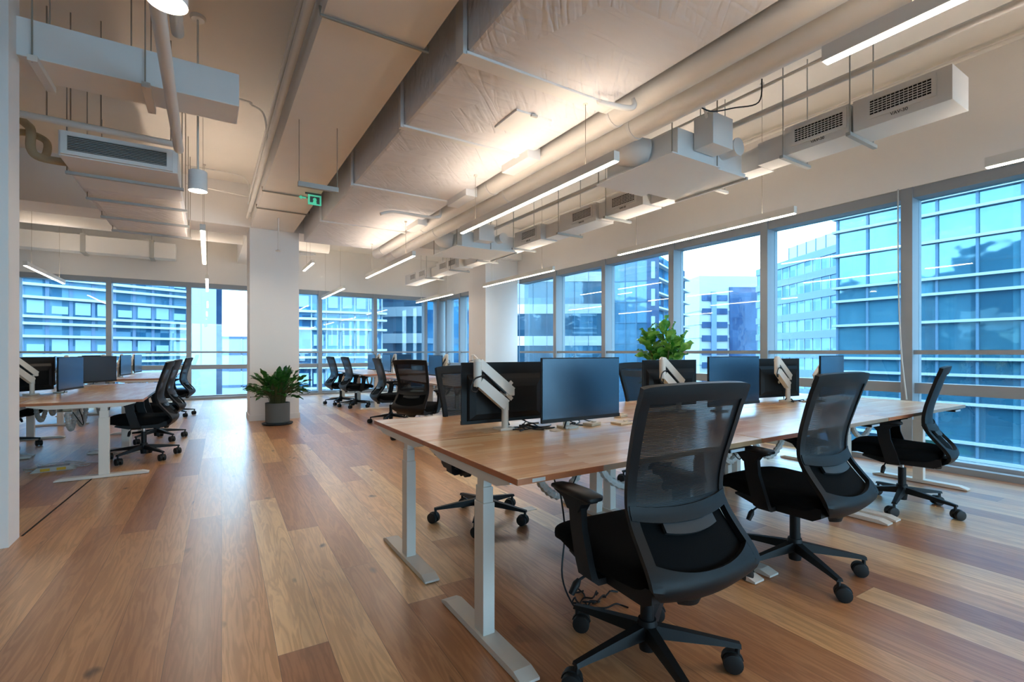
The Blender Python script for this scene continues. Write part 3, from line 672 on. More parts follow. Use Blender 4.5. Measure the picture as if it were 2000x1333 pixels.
# ================================================================== FURNITURE PROTOTYPES
def caster_bm(px, py, rot):
    b = BM()
    c, s_ = math.cos(rot), math.sin(rot)
    m4 = Matrix.Translation((px, py, 0)) @ Matrix.Rotation(rot, 4, 'Z')
    v0 = len(b.verts)
    tube(b, [(0, 0.0, 0.098), (0, 0, 0.066)], 0.009, 8)
    for sx in (-1, 1):
        tube(b, [(sx*0.008, 0.018, 0.0362), (sx*0.014, 0.018, 0.0362), (sx*0.029, 0.018, 0.0362), (sx*0.032, 0.018, 0.0362)], [0.035, 0.036, 0.035, 0.026], 20)
    prism(b, [(0.018+0.040*math.cos(a), 0.036+0.040*math.sin(a)) for a in [math.radians(d) for d in range(10, 171, 20)]] , 'X', -0.0075, 0.0075)
    bmesh.ops.transform(b, matrix=m4, verts=b.verts[:]); return b

def back_point(u, z):
    """point on the curved back at u in [-1,1] across and height z"""
    zs = [0.345, 0.40, 0.45, 0.50, 0.56, 0.62, 0.68, 0.78, 0.90, 1.00, 1.085]
    yy = [-0.200, -0.268, -0.296, -0.276, -0.228, -0.182, -0.155, -0.163, -0.195, -0.226, -0.256]
    hw = [0.050, 0.190, 0.252, 0.254, 0.246, 0.240, 0.236, 0.240, 0.250, 0.256, 0.257]
    def itp(A):
        for i in range(len(zs)-1):
            if z <= zs[i+1] or i == len(zs)-2:
                f = max(0, min(1, (z-zs[i])/(zs[i+1]-zs[i])))
                p0, p1, p2, p3 = A[max(i-1, 0)], A[i], A[i+1], A[min(i+2, len(A)-1)]
                return 0.5*((2*p1)+(p2-p0)*f+(2*p0-5*p1+4*p2-p3)*f*f+(3*p1-p0-3*p2+p3)*f**3)
    curve = 0.030*(1-abs(u)**2.2)
    return Vector((u*itp(hw), itp(yy) - curve, z + 0.008*(1-u*u)*max(0, z-0.9)*5))
def strip(b, u0, u1, zlo, zhi, nu, nv, thick=0.022, off=0.0):
    grid = []
    for i in range(nu+1):
        u = u0+(u1-u0)*i/nu; lo, hi = zlo(u), zhi(u)
        grid.append([b.verts.new(back_point(u, lo+(hi-lo)*j/nv) + Vector((0, off, 0))) for j in range(nv+1)])
    fs = [b.faces.new((grid[i][j], grid[i+1][j], grid[i+1][j+1], grid[i][j+1])) for i in range(nu) for j in range(nv)]
    if thick:
        bmesh.ops.recalc_face_normals(b, faces=fs)
        if fs[0].normal.y > 0: bmesh.ops.reverse_faces(b, faces=fs)
        bmesh.ops.solidify(b, geom=fs, thickness=thick)
C_ = lambda k: (lambda u: k)

def make_chair(label, base_rot=0.3):
    T = thing('office_chair', label, 'office chair', group='black mesh office chairs')
    # star base
    b = BM()
    for k in range(5):
        a = base_rot + k*2*PI/5
        n = 6; prev = None; rings = []
        for i in range(n+1):
            f = i/n; r = 0.02 + f*0.320; wv_ = 0.027 - 0.010*f; zt = 0.158 - 0.045*f - 0.006*f*f; zb = 0.112 - 0.018*f
            if i == n: zb = 0.092
            c, s_ = math.cos(a), math.sin(a)
            rings.append([b.verts.new((r*c - q*wv_*s_, r*s_ + q*wv_*c, z)) for q, z in ((-1, zb), (-0.65, zt), (0.65, zt), (1, zb))])
        for r0, r1 in zip(rings, rings[1:]):
            for q in range(4): b.faces.new((r0[q], r0[(q+1) % 4], r1[(q+1) % 4], r1[q]))
        b.faces.new(rings[-1]); b.faces.new(rings[0][::-1])
    lathe(b, [(0, 0.055), (0.030, 0.058), (0.034, 0.09), (0.040, 0.15), (0.034, 0.175), (0, 0.175)], 20)
    obj('star_base', b, 'plastic', T, True, 0.7)
    for k in range(5):
        a = base_rot + k*2*PI/5
        obj('caster', caster_bm(0.330*math.cos(a), 0.330*math.sin(a), a*1.7+k), 'rubber', T, True, 0.7)
    b = BM(); tube(b, [(0, 0, 0.165), (0, 0, 0.305)], 0.026, 20); obj('gas_sleeve', b, 'plastic', T, True)
    b = BM(); tube(b, [(0, 0, 0.305), (0, 0, 0.372)], 0.014, 16); relabel(obj('gas_piston', b, 'chrome', T, True), 'chrome piston')
    # mechanism
    b = BM(); prism(b, [(-0.15, 0.375), (-0.10, 0.352), (0.10, 0.352), (0.15, 0.39), (0.15, 0.415), (-0.15, 0.415)], 'X', -0.075, 0.075)
    tube(b, [(0.12, 0.05, 0.375), (0.20, 0.06, 0.36)], 0.012, 10); tube(b, [(0.13, 0.06, 0.365), (0.17, 0.06, 0.365)], 0.028, 14)
    obj('tilt_mechanism', b, 'plastic', T, True, 0.5)
    b = BM(); tube(b, smooth_path([(-0.07, 0.06, 0.38), (-0.2, 0.07, 0.37), (-0.27, 0.08, 0.345)], 4), 0.005, 8); tube(b, [(-0.262, 0.08, 0.350), (-0.275, 0.08, 0.335), (-0.295, 0.085, 0.30)], [0.008, 0.015, 0.012], 10)
    obj('height_lever', b, 'plastic', T, True)
    # seat cushion (lofted)
    b = BM(); rings = []
    prof = [(-0.235, 0.10, 0.475, 0.420), (-0.225, 0.205, 0.490, 0.400), (-0.16, 0.232, 0.500, 0.388), (-0.05, 0.245, 0.503, 0.384), (0.08, 0.250, 0.510, 0.388),
            (0.18, 0.250, 0.512, 0.400), (0.25, 0.244, 0.502, 0.416), (0.295, 0.232, 0.492, 0.408), (0.320, 0.205, 0.478, 0.418), (0.330, 0.12, 0.462, 0.432)]
    K = 28
    for (y, hw_, zt, zb) in prof:
        R_ = []
        for k in range(K):
            a = 2*PI*k/K; ca, sa = math.cos(a), math.sin(a)
            x = hw_*math.copysign(abs(ca)**0.45, ca); zz = (zt+zb)/2 + (zt-zb)/2*math.copysign(abs(sa)**0.6, sa)
            if sa > 0: zz -= 0.014*(1-(abs(x)/hw_)**2)*(1 if y < 0.2 else 0.3)
            R_.append(b.verts.new((x, y, zz)))
        rings.append(R_)
    for r0, r1 in zip(rings, rings[1:]):
        for k in range(K): b.faces.new((r0[k], r0[(k+1) % K], r1[(k+1) % K], r1[k]))
    b.faces.new(rings[0]); b.faces.new(rings[-1][::-1])
    obj('seat', b, 'fabric', T, True, 1.2)
    b = BM(); prism(b, [(-0.24, 0.385), (-0.20, 0.362), (0.10, 0.362), (0.22, 0.395), (0.22, 0.405), (-0.24, 0.43)], 'X', -0.21, 0.21); obj('seat_shell', b, 'plastic', T, True, 0.4)
    # armrests
    for s_ in (-1, 1):
        b = BM()
        pts = [(s_*0.19, 0.02, 0.372), (s_*0.245, 0.025, 0.372), (s_*0.264, 0.03, 0.390), (s_*0.268, 0.045, 0.45), (s_*0.268, 0.075, 0.55), (s_*0.268, 0.085, 0.645)]
        wds = [0.034, 0.038, 0.042, 0.042, 0.038, 0.040]; rings = []
        for i, p in enumerate(pts):
            horiz = i < 2
            if horiz: q = [(0, -wds[i], -0.012), (0, wds[i], -0.012), (0, wds[i], 0.012), (0, -wds[i], 0.012)]
            elif i == 2: q = [(s_*0.008, -wds[i], -0.010), (s_*0.008, wds[i], -0.010), (-s_*0.012, wds[i], 0.010), (-s_*0.012, -wds[i], 0.010)]
            else: q = [(s_*0.013, -wds[i], 0), (s_*0.013, wds[i], 0), (-s_*0.013, wds[i], 0), (-s_*0.013, -wds[i], 0)]
            rings.append([b.verts.new((p[0]+d[0], p[1]+d[1], p[2]+d[2])) for d in q])
        for r0, r1 in zip(rings, rings[1:]):
            for k in range(4): b.faces.new((r0[k], r0[(k+1) % 4], r1[(k+1) % 4], r1[k]))
        b.faces.new(rings[0]); b.faces.new(rings[-1][::-1])
        # gusset to the pad
        prism(b, [(0.055, 0.61), (0.12, 0.61), (0.15, 0.645), (0.21, 0.660), (0.21, 0.668), (-0.01, 0.668), (-0.01, 0.657), (0.03, 0.645)], 'X', s_*0.268-0.022, s_*0.268+0.022)
        a_ = obj('armrest', b, 'plastic', T, True, 0.5)
        b = BM(); rings = []
        for (y, hw_, zt, zb) in ((-0.030, 0.028, 0.682, 0.668), (-0.020, 0.038, 0.690, 0.664), (0.05, 0.043, 0.694, 0.664), (0.15, 0.041, 0.691, 0.664), (0.215, 0.033, 0.684, 0.665), (0.23, 0.020, 0.678, 0.668)):
            R_ = []
            for k in range(16):
                a = 2*PI*k/16; ca, sa = math.cos(a), math.sin(a)
                R_.append(b.verts.new((s_*0.268 + hw_*math.copysign(abs(ca)**0.6, ca), y, (zt+zb)/2+(zt-zb)/2*math.copysign(abs(sa)**0.6, sa))))
            rings.append(R_)
        for r0, r1 in zip(rings, rings[1:]):
            for k in range(16): b.faces.new((r0[k], r0[(k+1) % 16], r1[(k+1) % 16], r1[k]))
        b.faces.new(rings[0]); b.faces.new(rings[-1][::-1])
        obj('arm_pad', b, 'plastic', a_, True, 0.8)
    # back: frame, mesh panel, lower shell, lumbar plate
    b = BM()
    strip(b, -1.0, -0.865, C_(0.47), C_(1.075), 3, 36); strip(b, 0.865, 1.0, C_(0.47), C_(1.075), 3, 36)
    strip(b, -1.0, 1.0, lambda u: 1.030, lambda u: 1.088 - 0.006*abs(u)**14, 24, 3, 0.024)
    strip(b, -0.98, 0.98, lambda u: 0.642-0.022*(1-u*u), lambda u: 0.686-0.020*(1-u*u), 24, 3, 0.020, -0.004)
    bk = obj('backrest_frame', b, 'plastic', T, True, 0.6)
    b = BM(); strip(b, -1.0, 1.0, lambda u: 0.332, lambda u: 0.488 + 0.050*abs(u)**2.2, 24, 8, 0.022)
    obj('lower_shell', b, 'plastic', bk, True, 0.6)
    b = BM(); strip(b, -0.88, 0.88, lambda u: 0.675-0.02*(1-u*u), C_(1.03), 20, 30, 0.0, 0.006)
    obj('mesh_panel', b, 'mesh', T, True)
    b = BM(); strip(b, -0.87, 0.87, C_(0.45), C_(0.67), 20, 12, 0.0, 0.035); obj('lower_fabric', b, 'fabric', T, True)
    b = BM(); strip(b, -0.50, 0.50, lambda u: 0.596-0.012*(1-4*u*u), lambda u: 0.626-0.010*(1-4*u*u), 14, 3, 0.014, 0.004)
    relabel(obj('lumbar_support', b, 'plastic_grey', T, True, 0.6), 'grey lumbar plate')
    b = BM(); prism(b, [(-0.285, 0.425), (-0.235, 0.368), (-0.10, 0.358), (-0.10, 0.385), (-0.20, 0.41)], 'X', -0.06, 0.06); obj('back_bracket', b, 'plastic', T)
    return T
chair0 = make_chair('black mesh office chair nearest the camera, its back turned, at the first bench corner')
used = [False]
def place_chair(x, y, deg, label, base=0):
    c = chair0 if not used[0] else copy_tree(chair0)
    used[0] = True; c.location = (x, y, 0); c.rotation_euler = (0, 0, math.radians(deg)); c['label'] = label
    for ch in c.children:   # every swivel base stands its own way
        if ch.name.startswith(('star_base', 'caster')): ch.rotation_euler = (0, 0, math.radians(base-deg))
    return c

# desk: local x along the long edge, y from the sitter's edge inward
def make_desk(L=1.56, D=0.90):
    T = thing('standing_desk', 'x', 'desk', group='height-adjustable desks in benches')
    b = BM(); box(b, 0, L, 0, D, 0.709, 0.735, 0.0025); obj('desktop', b, 'top', T)
    for x in (-0.0012, L): 
        b = BM(); box(b, x, x+0.0012, 0.003, D-0.003, 0.711, 0.733); relabel(obj('edge_band', b, 'edge', T), 'reddish end-grain edge')
    b = BM(); box(b, 0.0, 0.42, -0.0012, 0, 0.711, 0.733); relabel(obj('edge_band', b, 'edge', T), 'reddish front edge')
    b = BM(); box(b, 0.10, L-0.10, 0.30, 0.36, 0.655, 0.700, 0.003); obj('frame_beam', b, 'white_metal', T)
    for x in (0.0, L-0.125):
        b = BM(); prism(b, [(0.06, 0.709), (0.06, 0.700), (0.16, 0.672), (0.70, 0.672), (D-0.06, 0.700), (D-0.06, 0.709)], 'X', x+0.004, x+0.05); obj('side_bracket', b, 'white_metal', T)
        b = BM(); box(b, x, x+0.055, 0.26, 0.34, 0.028, 0.574, 0.004); box(b, x+0.004, x+0.051, 0.266, 0.334, 0.574, 0.639, 0.003); box(b, x+0.008, x+0.047, 0.272, 0.328, 0.639, 0.690, 0.003)
        lg = obj('leg', b, 'white_metal', T)
        b = BM(); prism(b, [(-0.045, 0.004), (0.655, 0.004), (0.655, 0.014), (0.60, 0.030), (0.01, 0.030), (-0.045, 0.014)], 'X', x-0.012, x+0.068); 
        obj('foot', b, 'white_metal', lg)
    b = BM(); box(b, 0.42, 1.16, 0.60, 0.72, 0.60, 0.606); box(b, 0.42, 1.16, 0.60, 0.606, 0.60, 0.655); box(b, 0.42, 1.16, 0.714, 0.72, 0.60, 0.709); obj('cable_tray', b, 'white_metal', T)
    b = BM(); box(b, 0.50, 1.05, 0.62, 0.69, 0.607, 0.650, 0.004); obj('power_strip', b, 'beigebox', T)
    for (xa, xb, dip) in ((0.56, 0.84, 0.24), (1.02, 1.40, 0.26)):
        b = BM(); pts = smooth_path([(xa, 0.66, 0.64), (xa+0.01, 0.66, 0.64-dip*0.6), ((xa+xb)/2, 0.66, 0.64-dip), (xb-0.01, 0.66, 0.64-dip*0.6), (xb, 0.66, 0.64)], 10)
        rr = [0.026 if i % 2 else 0.019 for i in range(len(pts))]
        tube(b, pts, rr, 8); obj('cable_spine', b, 'cable_white', T)
    b = BM(); box(b, L-0.30, L-0.17, -0.012, 0.05, 0.690, 0.708, 0.003); cp = obj('control_panel', b, 'plastic', T)
    b = BM(); box(b, L-0.292, L-0.178, -0.0135, -0.0122, 0.692, 0.706); relabel(obj('panel_sticker', b, 'sticker', cp), 'pale blue sticker')
    b = BM(); tube(b, smooth_path([(0.7, 0.66, 0.60), (0.62, 0.6, 0.52), (0.66, 0.56, 0.44), (0.75, 0.58, 0.50), (0.82, 0.62, 0.60)], 6), 0.004, 6); obj('loose_lead', b, 'cable', T)
    b = BM(); lathe(b, [(0, 0.735), (0.035, 0.735), (0.035, 0.7375), (0.0, 0.7375)], 16, (0.78, 0.80, 0)); obj('cable_grommet', b, 'beigebox', T)
    return T
desk0 = make_desk(); dused = [False]
def place_desk(x, y, deg, label):
    d = desk0 if not dused[0] else copy_tree(desk0)
    dused[0] = True; d.location = (x, y, 0); d.rotation_euler = (0, 0, math.radians(deg)); d['label'] = label; return d

# monitor: screen looks to local -Y, origin at the middle of the lower edge
def make_monitor():
    T = thing('monitor', 'x', 'monitor', group='flat monitors on the benches')
    Wd, Hd = 0.61, 0.372
    b = BM(); box(b, -Wd/2, Wd/2, 0.0, 0.012, 0, Hd, 0.003); box(b, -Wd/2, Wd/2, -0.006, 0.002, 0, 0.022, 0.002); obj('monitor_housing', b, 'plastic', T)
    b = BM(); box(b, -Wd/2+0.006, Wd/2-0.006, -0.003, 0.0005, 0.022, Hd-0.006); obj('screen', b, 'screen', T)
    b = BM(); rings = []
    for (y, sx, z0, z1) in ((0.012, 0.27, 0.02, 0.30), (0.03, 0.26, 0.03, 0.27), (0.04, 0.22, 0.06, 0.22)):
        rings.append([b.verts.new(p) for p in ((-sx, y, z0), (sx, y, z0), (sx, y, z1), (-sx, y, z1))])
    for r0, r1 in zip(rings, rings[1:]):
        for k in range(4): b.faces.new((r0[k], r0[(k+1) % 4], r1[(k+1) % 4], r1[k]))
    b.faces.new(rings[-1]); b.faces.new(rings[0][::-1])
    obj('rear_housing', b, 'plastic', T)
    return T
mon0 = make_monitor(); mused = [False]
def place_monitor(x, y, z, deg, label):
    d = mon0 if not mused[0] else copy_tree(mon0)
    mused[0] = True; d.location = (x, y, z); d.rotation_euler = (0, 0, math.radians(deg)); d['label'] = label; return d

# sprung monitor arm: base at origin, elbow high on the -X side, head at +X, screen plate facing +Y
def slab_link(b, p0, p1, w0, w1, th):
    p0, p1 = Vector(p0), Vector(p1); d = (p1-p0).normalized(); n = Vector((0, 1, 0)); u = d.cross(n).normalized()
    vs = []
    for p, wd in ((p0, w0), (p1, w1)):
        for su, sn in ((-1, -1), (1, -1), (1, 1), (-1, 1)): vs.append(b.verts.new(p + u*wd/2*su + n*th/2*sn))
    for k in range(4): b.faces.new((vs[k], vs[(k+1) % 4], vs[4+(k+1) % 4], vs[4+k]))
    b.faces.new(vs[:4]); b.faces.new(vs[4:][::-1])
def make_arm():
    T = thing('monitor_stand', 'x', 'monitor stand', group='white sprung monitor arms')
    b = BM(); box(b, -0.05, 0.05, -0.035, 0.06, 0.0, 0.014, 0.004); box(b, -0.03, 0.03, 0.055, 0.066, -0.06, 0.01, 0.002); obj('clamp', b, 'white_metal', T)
    b = BM(); tube(b, [(0, 0, 0.012), (0, 0, 0.118)], 0.021, 16); obj('post', b, 'white_metal', T, True)
    b = BM(); slab_link(b, (0.0, 0, 0.150), (-0.175, 0.0, 0.290), 0.064, 0.058, 0.044); tube(b, [(0, 0, 0.118), (0, 0, 0.160)], 0.023, 16); tube(b, [(-0.185, 0, 0.265), (-0.185, 0, 0.32)], 0.023, 16); obj('lower_link', b, 'white_metal', T, True, 0.5)
    b = BM(); tube(b, [(-0.185, 0, 0.32), (-0.185, 0, 0.41)], 0.024, 16); lathe(b, [(0.024, 0.41), (0.016, 0.424), (0, 0.428)], 16, (-0.185, 0, 0)); obj('elbow', b, 'white_metal', T, True)
    b = BM(); slab_link(b, (-0.175, 0.01, 0.405), (0.05, 0.01, 0.225), 0.050, 0.056, 0.036); obj('upper_link', b, 'white_metal', T)
    b = BM(); slab_link(b, (-0.16, 0.012, 0.375), (0.01, 0.012, 0.225), 0.02, 0.024, 0.03); obj('spring_cover', b, 'plastic_grey', T)
    b = BM(); box(b, 0.01, 0.07, 0.0, 0.075, 0.20, 0.245, 0.006); obj('tilt_head', b, 'white_metal', T)
    b = BM()
    for sx, sz in ((-1, -1), (1, -1), (1, 1), (-1, 1)): slab_link(b, (0.045, 0.082, 0.225), (0.045+sx*0.055, 0.082, 0.225+sz*0.055), 0.03, 0.022, 0.008)
    obj('mount_plate', b, 'white_metal', T)
    b = BM(); tube(b, smooth_path([(-0.15, -0.02, 0.33), (-0.22, -0.03, 0.31), (-0.24, -0.03, 0.25), (-0.20, -0.02, 0.24), (-0.17, 0.01, 0.29), (-0.13, 0.02, 0.32), (-0.03, 0.02, 0.20), (0.03, 0.06, 0.10), (0.08, 0.08, 0.012)], 6), 0.0045, 6); obj('cable', b, 'cable', T, True)
    return T
arm0 = make_arm(); aused = [False]
def place_arm(x, y, deg, label):
    d = arm0 if not aused[0] else copy_tree(arm0)
    aused[0] = True; d.location = (x, y, 0.735); d.rotation_euler = (0, 0, math.radians(deg)); d['label'] = label; return d

# ================================================================== FIRST BENCH (runs toward the windows)
BX, BY = 0.955, 1.485; DL = 1.57
near_l = ['wooden desk with an empty near corner, closest to the camera', 'sit-stand desk in the near row between two black chairs', 'sit-stand desk of the near row beside the windows']
far_l = ['sit-stand desk behind the closest desk, its end at the aisle', 'sit-stand desk in the middle of the back row of the first bench', 'sit-stand desk of the back row beside the leafy fig plant']
for k in range(3):
    place_desk(BX+k*DL, BY, 0, near_l[k])
for k in range(3):
    place_desk(BX+k*DL, BY+0.905, 0, far_l[k])
# chairs
place_chair(1.43, 1.30, -4, 'black mesh chair closest to the camera, its back turned', 15)
place_chair(2.74, 1.43, -1, 'black mesh chair second along the near side of the first bench', 8)
place_chair(4.56, 1.57, 13, 'black mesh chair nearest the windows, seen side-on', 30)
place_chair(1.66, 3.05, 180, 'black mesh chair pushed under the far side of the first bench at the aisle end')
place_chair(3.55, 3.12, 178, 'black mesh chair behind the blue screen, on the far side of the first bench')
# monitors and arms
lab_b = ['dark monitor seen from behind on the white arm nearest the aisle', 'monitor seen from behind below the leafy fig plant', 'turned monitor seen from behind on the arm nearest the windows']
lab_f = ['large blue-grey monitor facing the nearest chair', 'monitor facing out just behind the nearest chair back', 'small-looking monitor facing out closest to the windows']
lab_a = ['white monitor arm closest to the aisle with black cables round its elbow', 'white monitor arm in front of the leafy fig plant', 'white monitor arm nearest the windows on the first bench']
for k, (bx_, by_, bd, fx_, fy_, fd, ax, ay) in enumerate(((1.575, 2.60, 180, 1.89, 2.22, 1, 1.50, 2.47), (3.14, 2.62, 178, 3.40, 2.22, -2, 3.09, 2.49), (4.66, 2.60, 172, 4.95, 2.24, 7, 4.62, 2.475))):
    place_monitor(bx_, by_, 0.765, bd, lab_b[k]); place_monitor(fx_, fy_, 0.795, fd, lab_f[k]); place_arm(ax, ay, 0, lab_a[k])
    place_arm(fx_-0.02, fy_+0.13, 180, ['white monitor arm behind the large blue-grey monitor', 'white arm base under the outward monitor behind the nearest chair back', 'white arm base under the small-looking monitor closest to the windows'][k])
# cables and small boxes on the desks
def cable_tangle(x, y, label, n=4, sp=0.16, z=0.739, m='cable', r=0.004, seed=1):
    rnd = random.Random(seed); b = BM()
    for i in range(n):
        pts = []; px_, py_ = x+rnd.uniform(-sp, sp)*0.6, y+rnd.uniform(-sp, sp)*0.4
        for j in range(6):
            pts.append((px_, py_, z + (0.03*rnd.random() if j in (2, 3) else 0.0)))
            px_ += rnd.uniform(-0.3, 1)*sp*0.5; py_ += rnd.uniform(-1, 1)*sp*0.3
        tube(b, smooth_path(pts, 5), r, 6)
    o = obj('cable_bundle', b, m, None, True); tag(o, label, 'cable'); return o
cable_tangle(1.58, 2.42, 'black cable tangle on the desk at the foot of the first white arm', 6, 0.16, seed=3)
cable_tangle(1.95, 2.36, 'black cables trailing under the large blue-grey monitor', 4, 0.14, seed=5)
cable_tangle(4.65, 2.42, 'black cables beside the white arm nearest the windows', 5, 0.14, seed=8)
cable_tangle(1.55, 1.75, 'black cables lying on the floor behind the nearest chair base', 7, 0.13, 0.006, seed=12)
def small_box(x, y, lab, w=0.11, d=0.07, h=0.018, rz=0.3, m='beigebox'):
    T = thing('desk_accessory', lab, 'desk accessory', (x, y, 0.7355), rz, 'small beige gadgets on the desks')
    b = BM(); box(b, -w/2, w/2, -d/2, d/2, 0, h, 0.004); obj('shell', b, m, T)
    b = BM(); tube(b, [(w*0.2, 0, h-0.001), (w*0.2, 0, h+0.006)], 0.015, 10); obj('cap', b, 'beigebox', T)
small_box(2.06, 2.33, 'small beige gadget box under the large blue-grey monitor')
small_box(2.28, 2.28, 'flat beige gadget right of the large blue-grey monitor', 0.14, 0.09, 0.012, 0.1)
small_box(2.50, 2.52, 'beige gadget between monitors behind the nearest chair', 0.10, 0.06)
small_box(4.74, 2.36, 'flat beige gadget by the arm nearest the windows', 0.14, 0.08, 0.012)
# white cord on the floor under first bench, and pale scrap
b = BM(); box(b, 1.98, 2.12, 3.02, 3.10, 0.0005, 0.003); 
o = obj('paper_scrap', b, 'white_metal'); tag(o, 'white scrap of paper on the floor behind the first bench', 'paper')
b = BM(); box(b, 0.0, 0.06, 0.0, 0.001, 0, 0.014); o = obj('edge_label', b, 'cable_white'); o.location = (1.02, 1.483, 0.714)
tag(o, 'small white label stuck on the front edge of the closest desk', 'label')
simple_pipe('lead', 'black lead hanging from the closest desk down to the floor', [(1.35, 1.75, 0.60), (1.36, 1.72, 0.40), (1.33, 1.70, 0.2), (1.42, 1.72, 0.03), (1.5, 1.75, 0.008)], 0.004, 'cable', 'cable', 6, seg=6)

# ================================================================== LEFT BENCHES (run lengthwise), sitters face the middle
LXE = -0.55
LL = ['desk with its end toward the camera, left of the aisle', 'second desk from the camera along the left aisle side']
for k in range(2): place_desk(LXE, 5.98+k*DL, 90, LL[k])
for k in range(2): place_desk(LXE-1.81, 5.98+(k+1)*DL-0.01, -90, ['desk on the partition side of the closest left bench', 'further desk on the partition side of the closest left bench'][k])
for k in range(2): place_desk(LXE, 10.55+k*DL, 90, ['near aisle-side desk of the far left bench', 'desk by the end windows in the far left bench'][k])
for k in range(2): place_desk(LXE-1.81, 10.55+(k+1)*DL-0.01, -90, ['near inner desk of the far left bench', 'inner desk by the end windows in the far left bench'][k])
place_chair(-0.62, 6.82, 86, 'black mesh chair closest on the left of the aisle, seen side-on')
place_chair(-0.60, 8.15, 84, 'second black mesh chair along the left of the aisle')
place_chair(-0.55, 11.0, 80, 'black mesh chair on the left of the aisle nearest the end windows')
place_chair(-2.15, 8.35, -95, 'black mesh chair half hidden under the left bench, only casters showing')
for (mx_, my_, md, lab) in (
    (-1.70, 7.30, -125, 'dark monitor seen from behind at the partition edge, left bench'),
    (-1.74, 8.75, 100, 'dark monitor behind the light one on the left bench'),
    (-1.33, 7.35, 80, 'light-reflecting monitor nearest the aisle on the left bench'),
    (-1.33, 8.95, 56, 'bright blue monitor facing the aisle on the left bench'),
    (-1.72, 11.1, -110, 'dark monitor on the far left bench, turned away'),
    (-1.30, 11.4, 82, 'pale monitor on the far left bench facing the aisle'),
    (-1.27, 12.9, 84, 'pale monitor by the end windows, left bench')):
    place_monitor(mx_, my_, 0.77, md, lab)
for (ax, ay, ad, lab) in ((-1.62, 7.19, 55, 'white monitor arm at the partition edge, left bench'), (-1.45, 7.42, -100, 'white monitor arm in the middle of the left bench'),
    (-1.41, 9.06, -124, 'white monitor arm right of the bright blue monitor'), (-1.42, 11.47, -98, 'white monitor arm on the far left bench'), (-1.39, 12.96, -96, 'white monitor arm by the end windows, left bench')):
    place_arm(ax, ay, ad, lab)
cable_tangle(-1.45, 6.75, 'pale cable tangle on the floor under the left bench', 9, 0.3, 0.006, 'cable_white', seed=21)
cable_tangle(-1.1, 7.3, 'grey cable tangle on the floor behind the closest left desk leg', 6, 0.25, 0.006, 'bracket', seed=22)
T = thing('floor_socket_box', 'open floor socket box with two yellow sockets under the left bench', 'socket box', (-1.33, 6.62, 0), 0.1)
b = BM(); prism(b, [(-0.17, 0), (0.17, 0), (0.12, 0.045), (-0.12, 0.045)], 'Y', -0.06, 0.06); obj('box_body', b, 'bracket', T)
for x in (-0.06, 0.06):
    b = BM(); box(b, x-0.035, x+0.035, -0.066, -0.058, 0.008, 0.035, 0.002); relabel(obj('yellow_socket', b, 'yellow', T), 'yellow socket')

# ================================================================== RIGHT-HAND REAR BENCHES
RX = 2.80
for k in range(2): place_desk(RX, 5.95+(k+1)*DL, -90, ['near desk of the bench beyond the first, aisle side', 'second desk of the bench beyond the first, aisle side'][k])
for k in range(2): place_desk(RX+1.81, 5.95+k*DL+0.01, 90, ['near desk of the bench beyond the first, window side', 'second desk of the bench beyond the first, window side'][k])
for k in range(2): place_desk(RX-0.1, 10.05+(k+1)*DL, -90, ['near desk of the rear bench by the end windows, aisle side', 'last desk of the rear bench by the end windows, aisle side'][k])
for k in range(2): place_desk(RX+1.71, 10.05+k*DL+0.01, 90, ['near desk of the rear bench by the glass corner', 'last desk of the rear bench by the glass corner'][k])
place_chair(2.45, 6.30, -52, 'black mesh chair angled away, just past the first bench corner')
place_chair(2.62, 8.05, -93, 'black mesh chair seen side-on with both arms in view, just beyond the angled chair')
place_chair(2.72, 10.75, -86, 'black mesh chair second from the end windows, right of the planted column')
place_chair(2.58, 11.55, -84, 'black mesh chair closest to the end windows, right of the planted column')
chairs_labels = {0: 0}
for (mx_, my_, md, lab) in ((3.45, 8.10, -90, 'pale monitor right behind the angled black chair'), (3.30, 10.45, -90, 'pale monitor of the rear bench between two dark chairs and the blue screen'),
    (3.30, 11.60, -90, 'pale narrow monitor of the rear bench beside the end windows'), (4.20, 11.9, 30, 'blue monitor of the rear bench facing the camera')):
    place_monitor(mx_, my_, 0.77, md, lab)
for (ax, ay, ad, lab) in ((3.58, 8.055, 90, 'white monitor arm behind the pale monitor by the angled chair'), (3.43, 10.405, 90, 'white monitor arm at the near end of the rear bench'), (3.43, 11.555, 90, 'white monitor arm in the middle of the rear bench'), (3.80, 7.0, -60, 'white monitor arm showing its top beside the wall column')):
    place_arm(ax, ay, ad, lab)

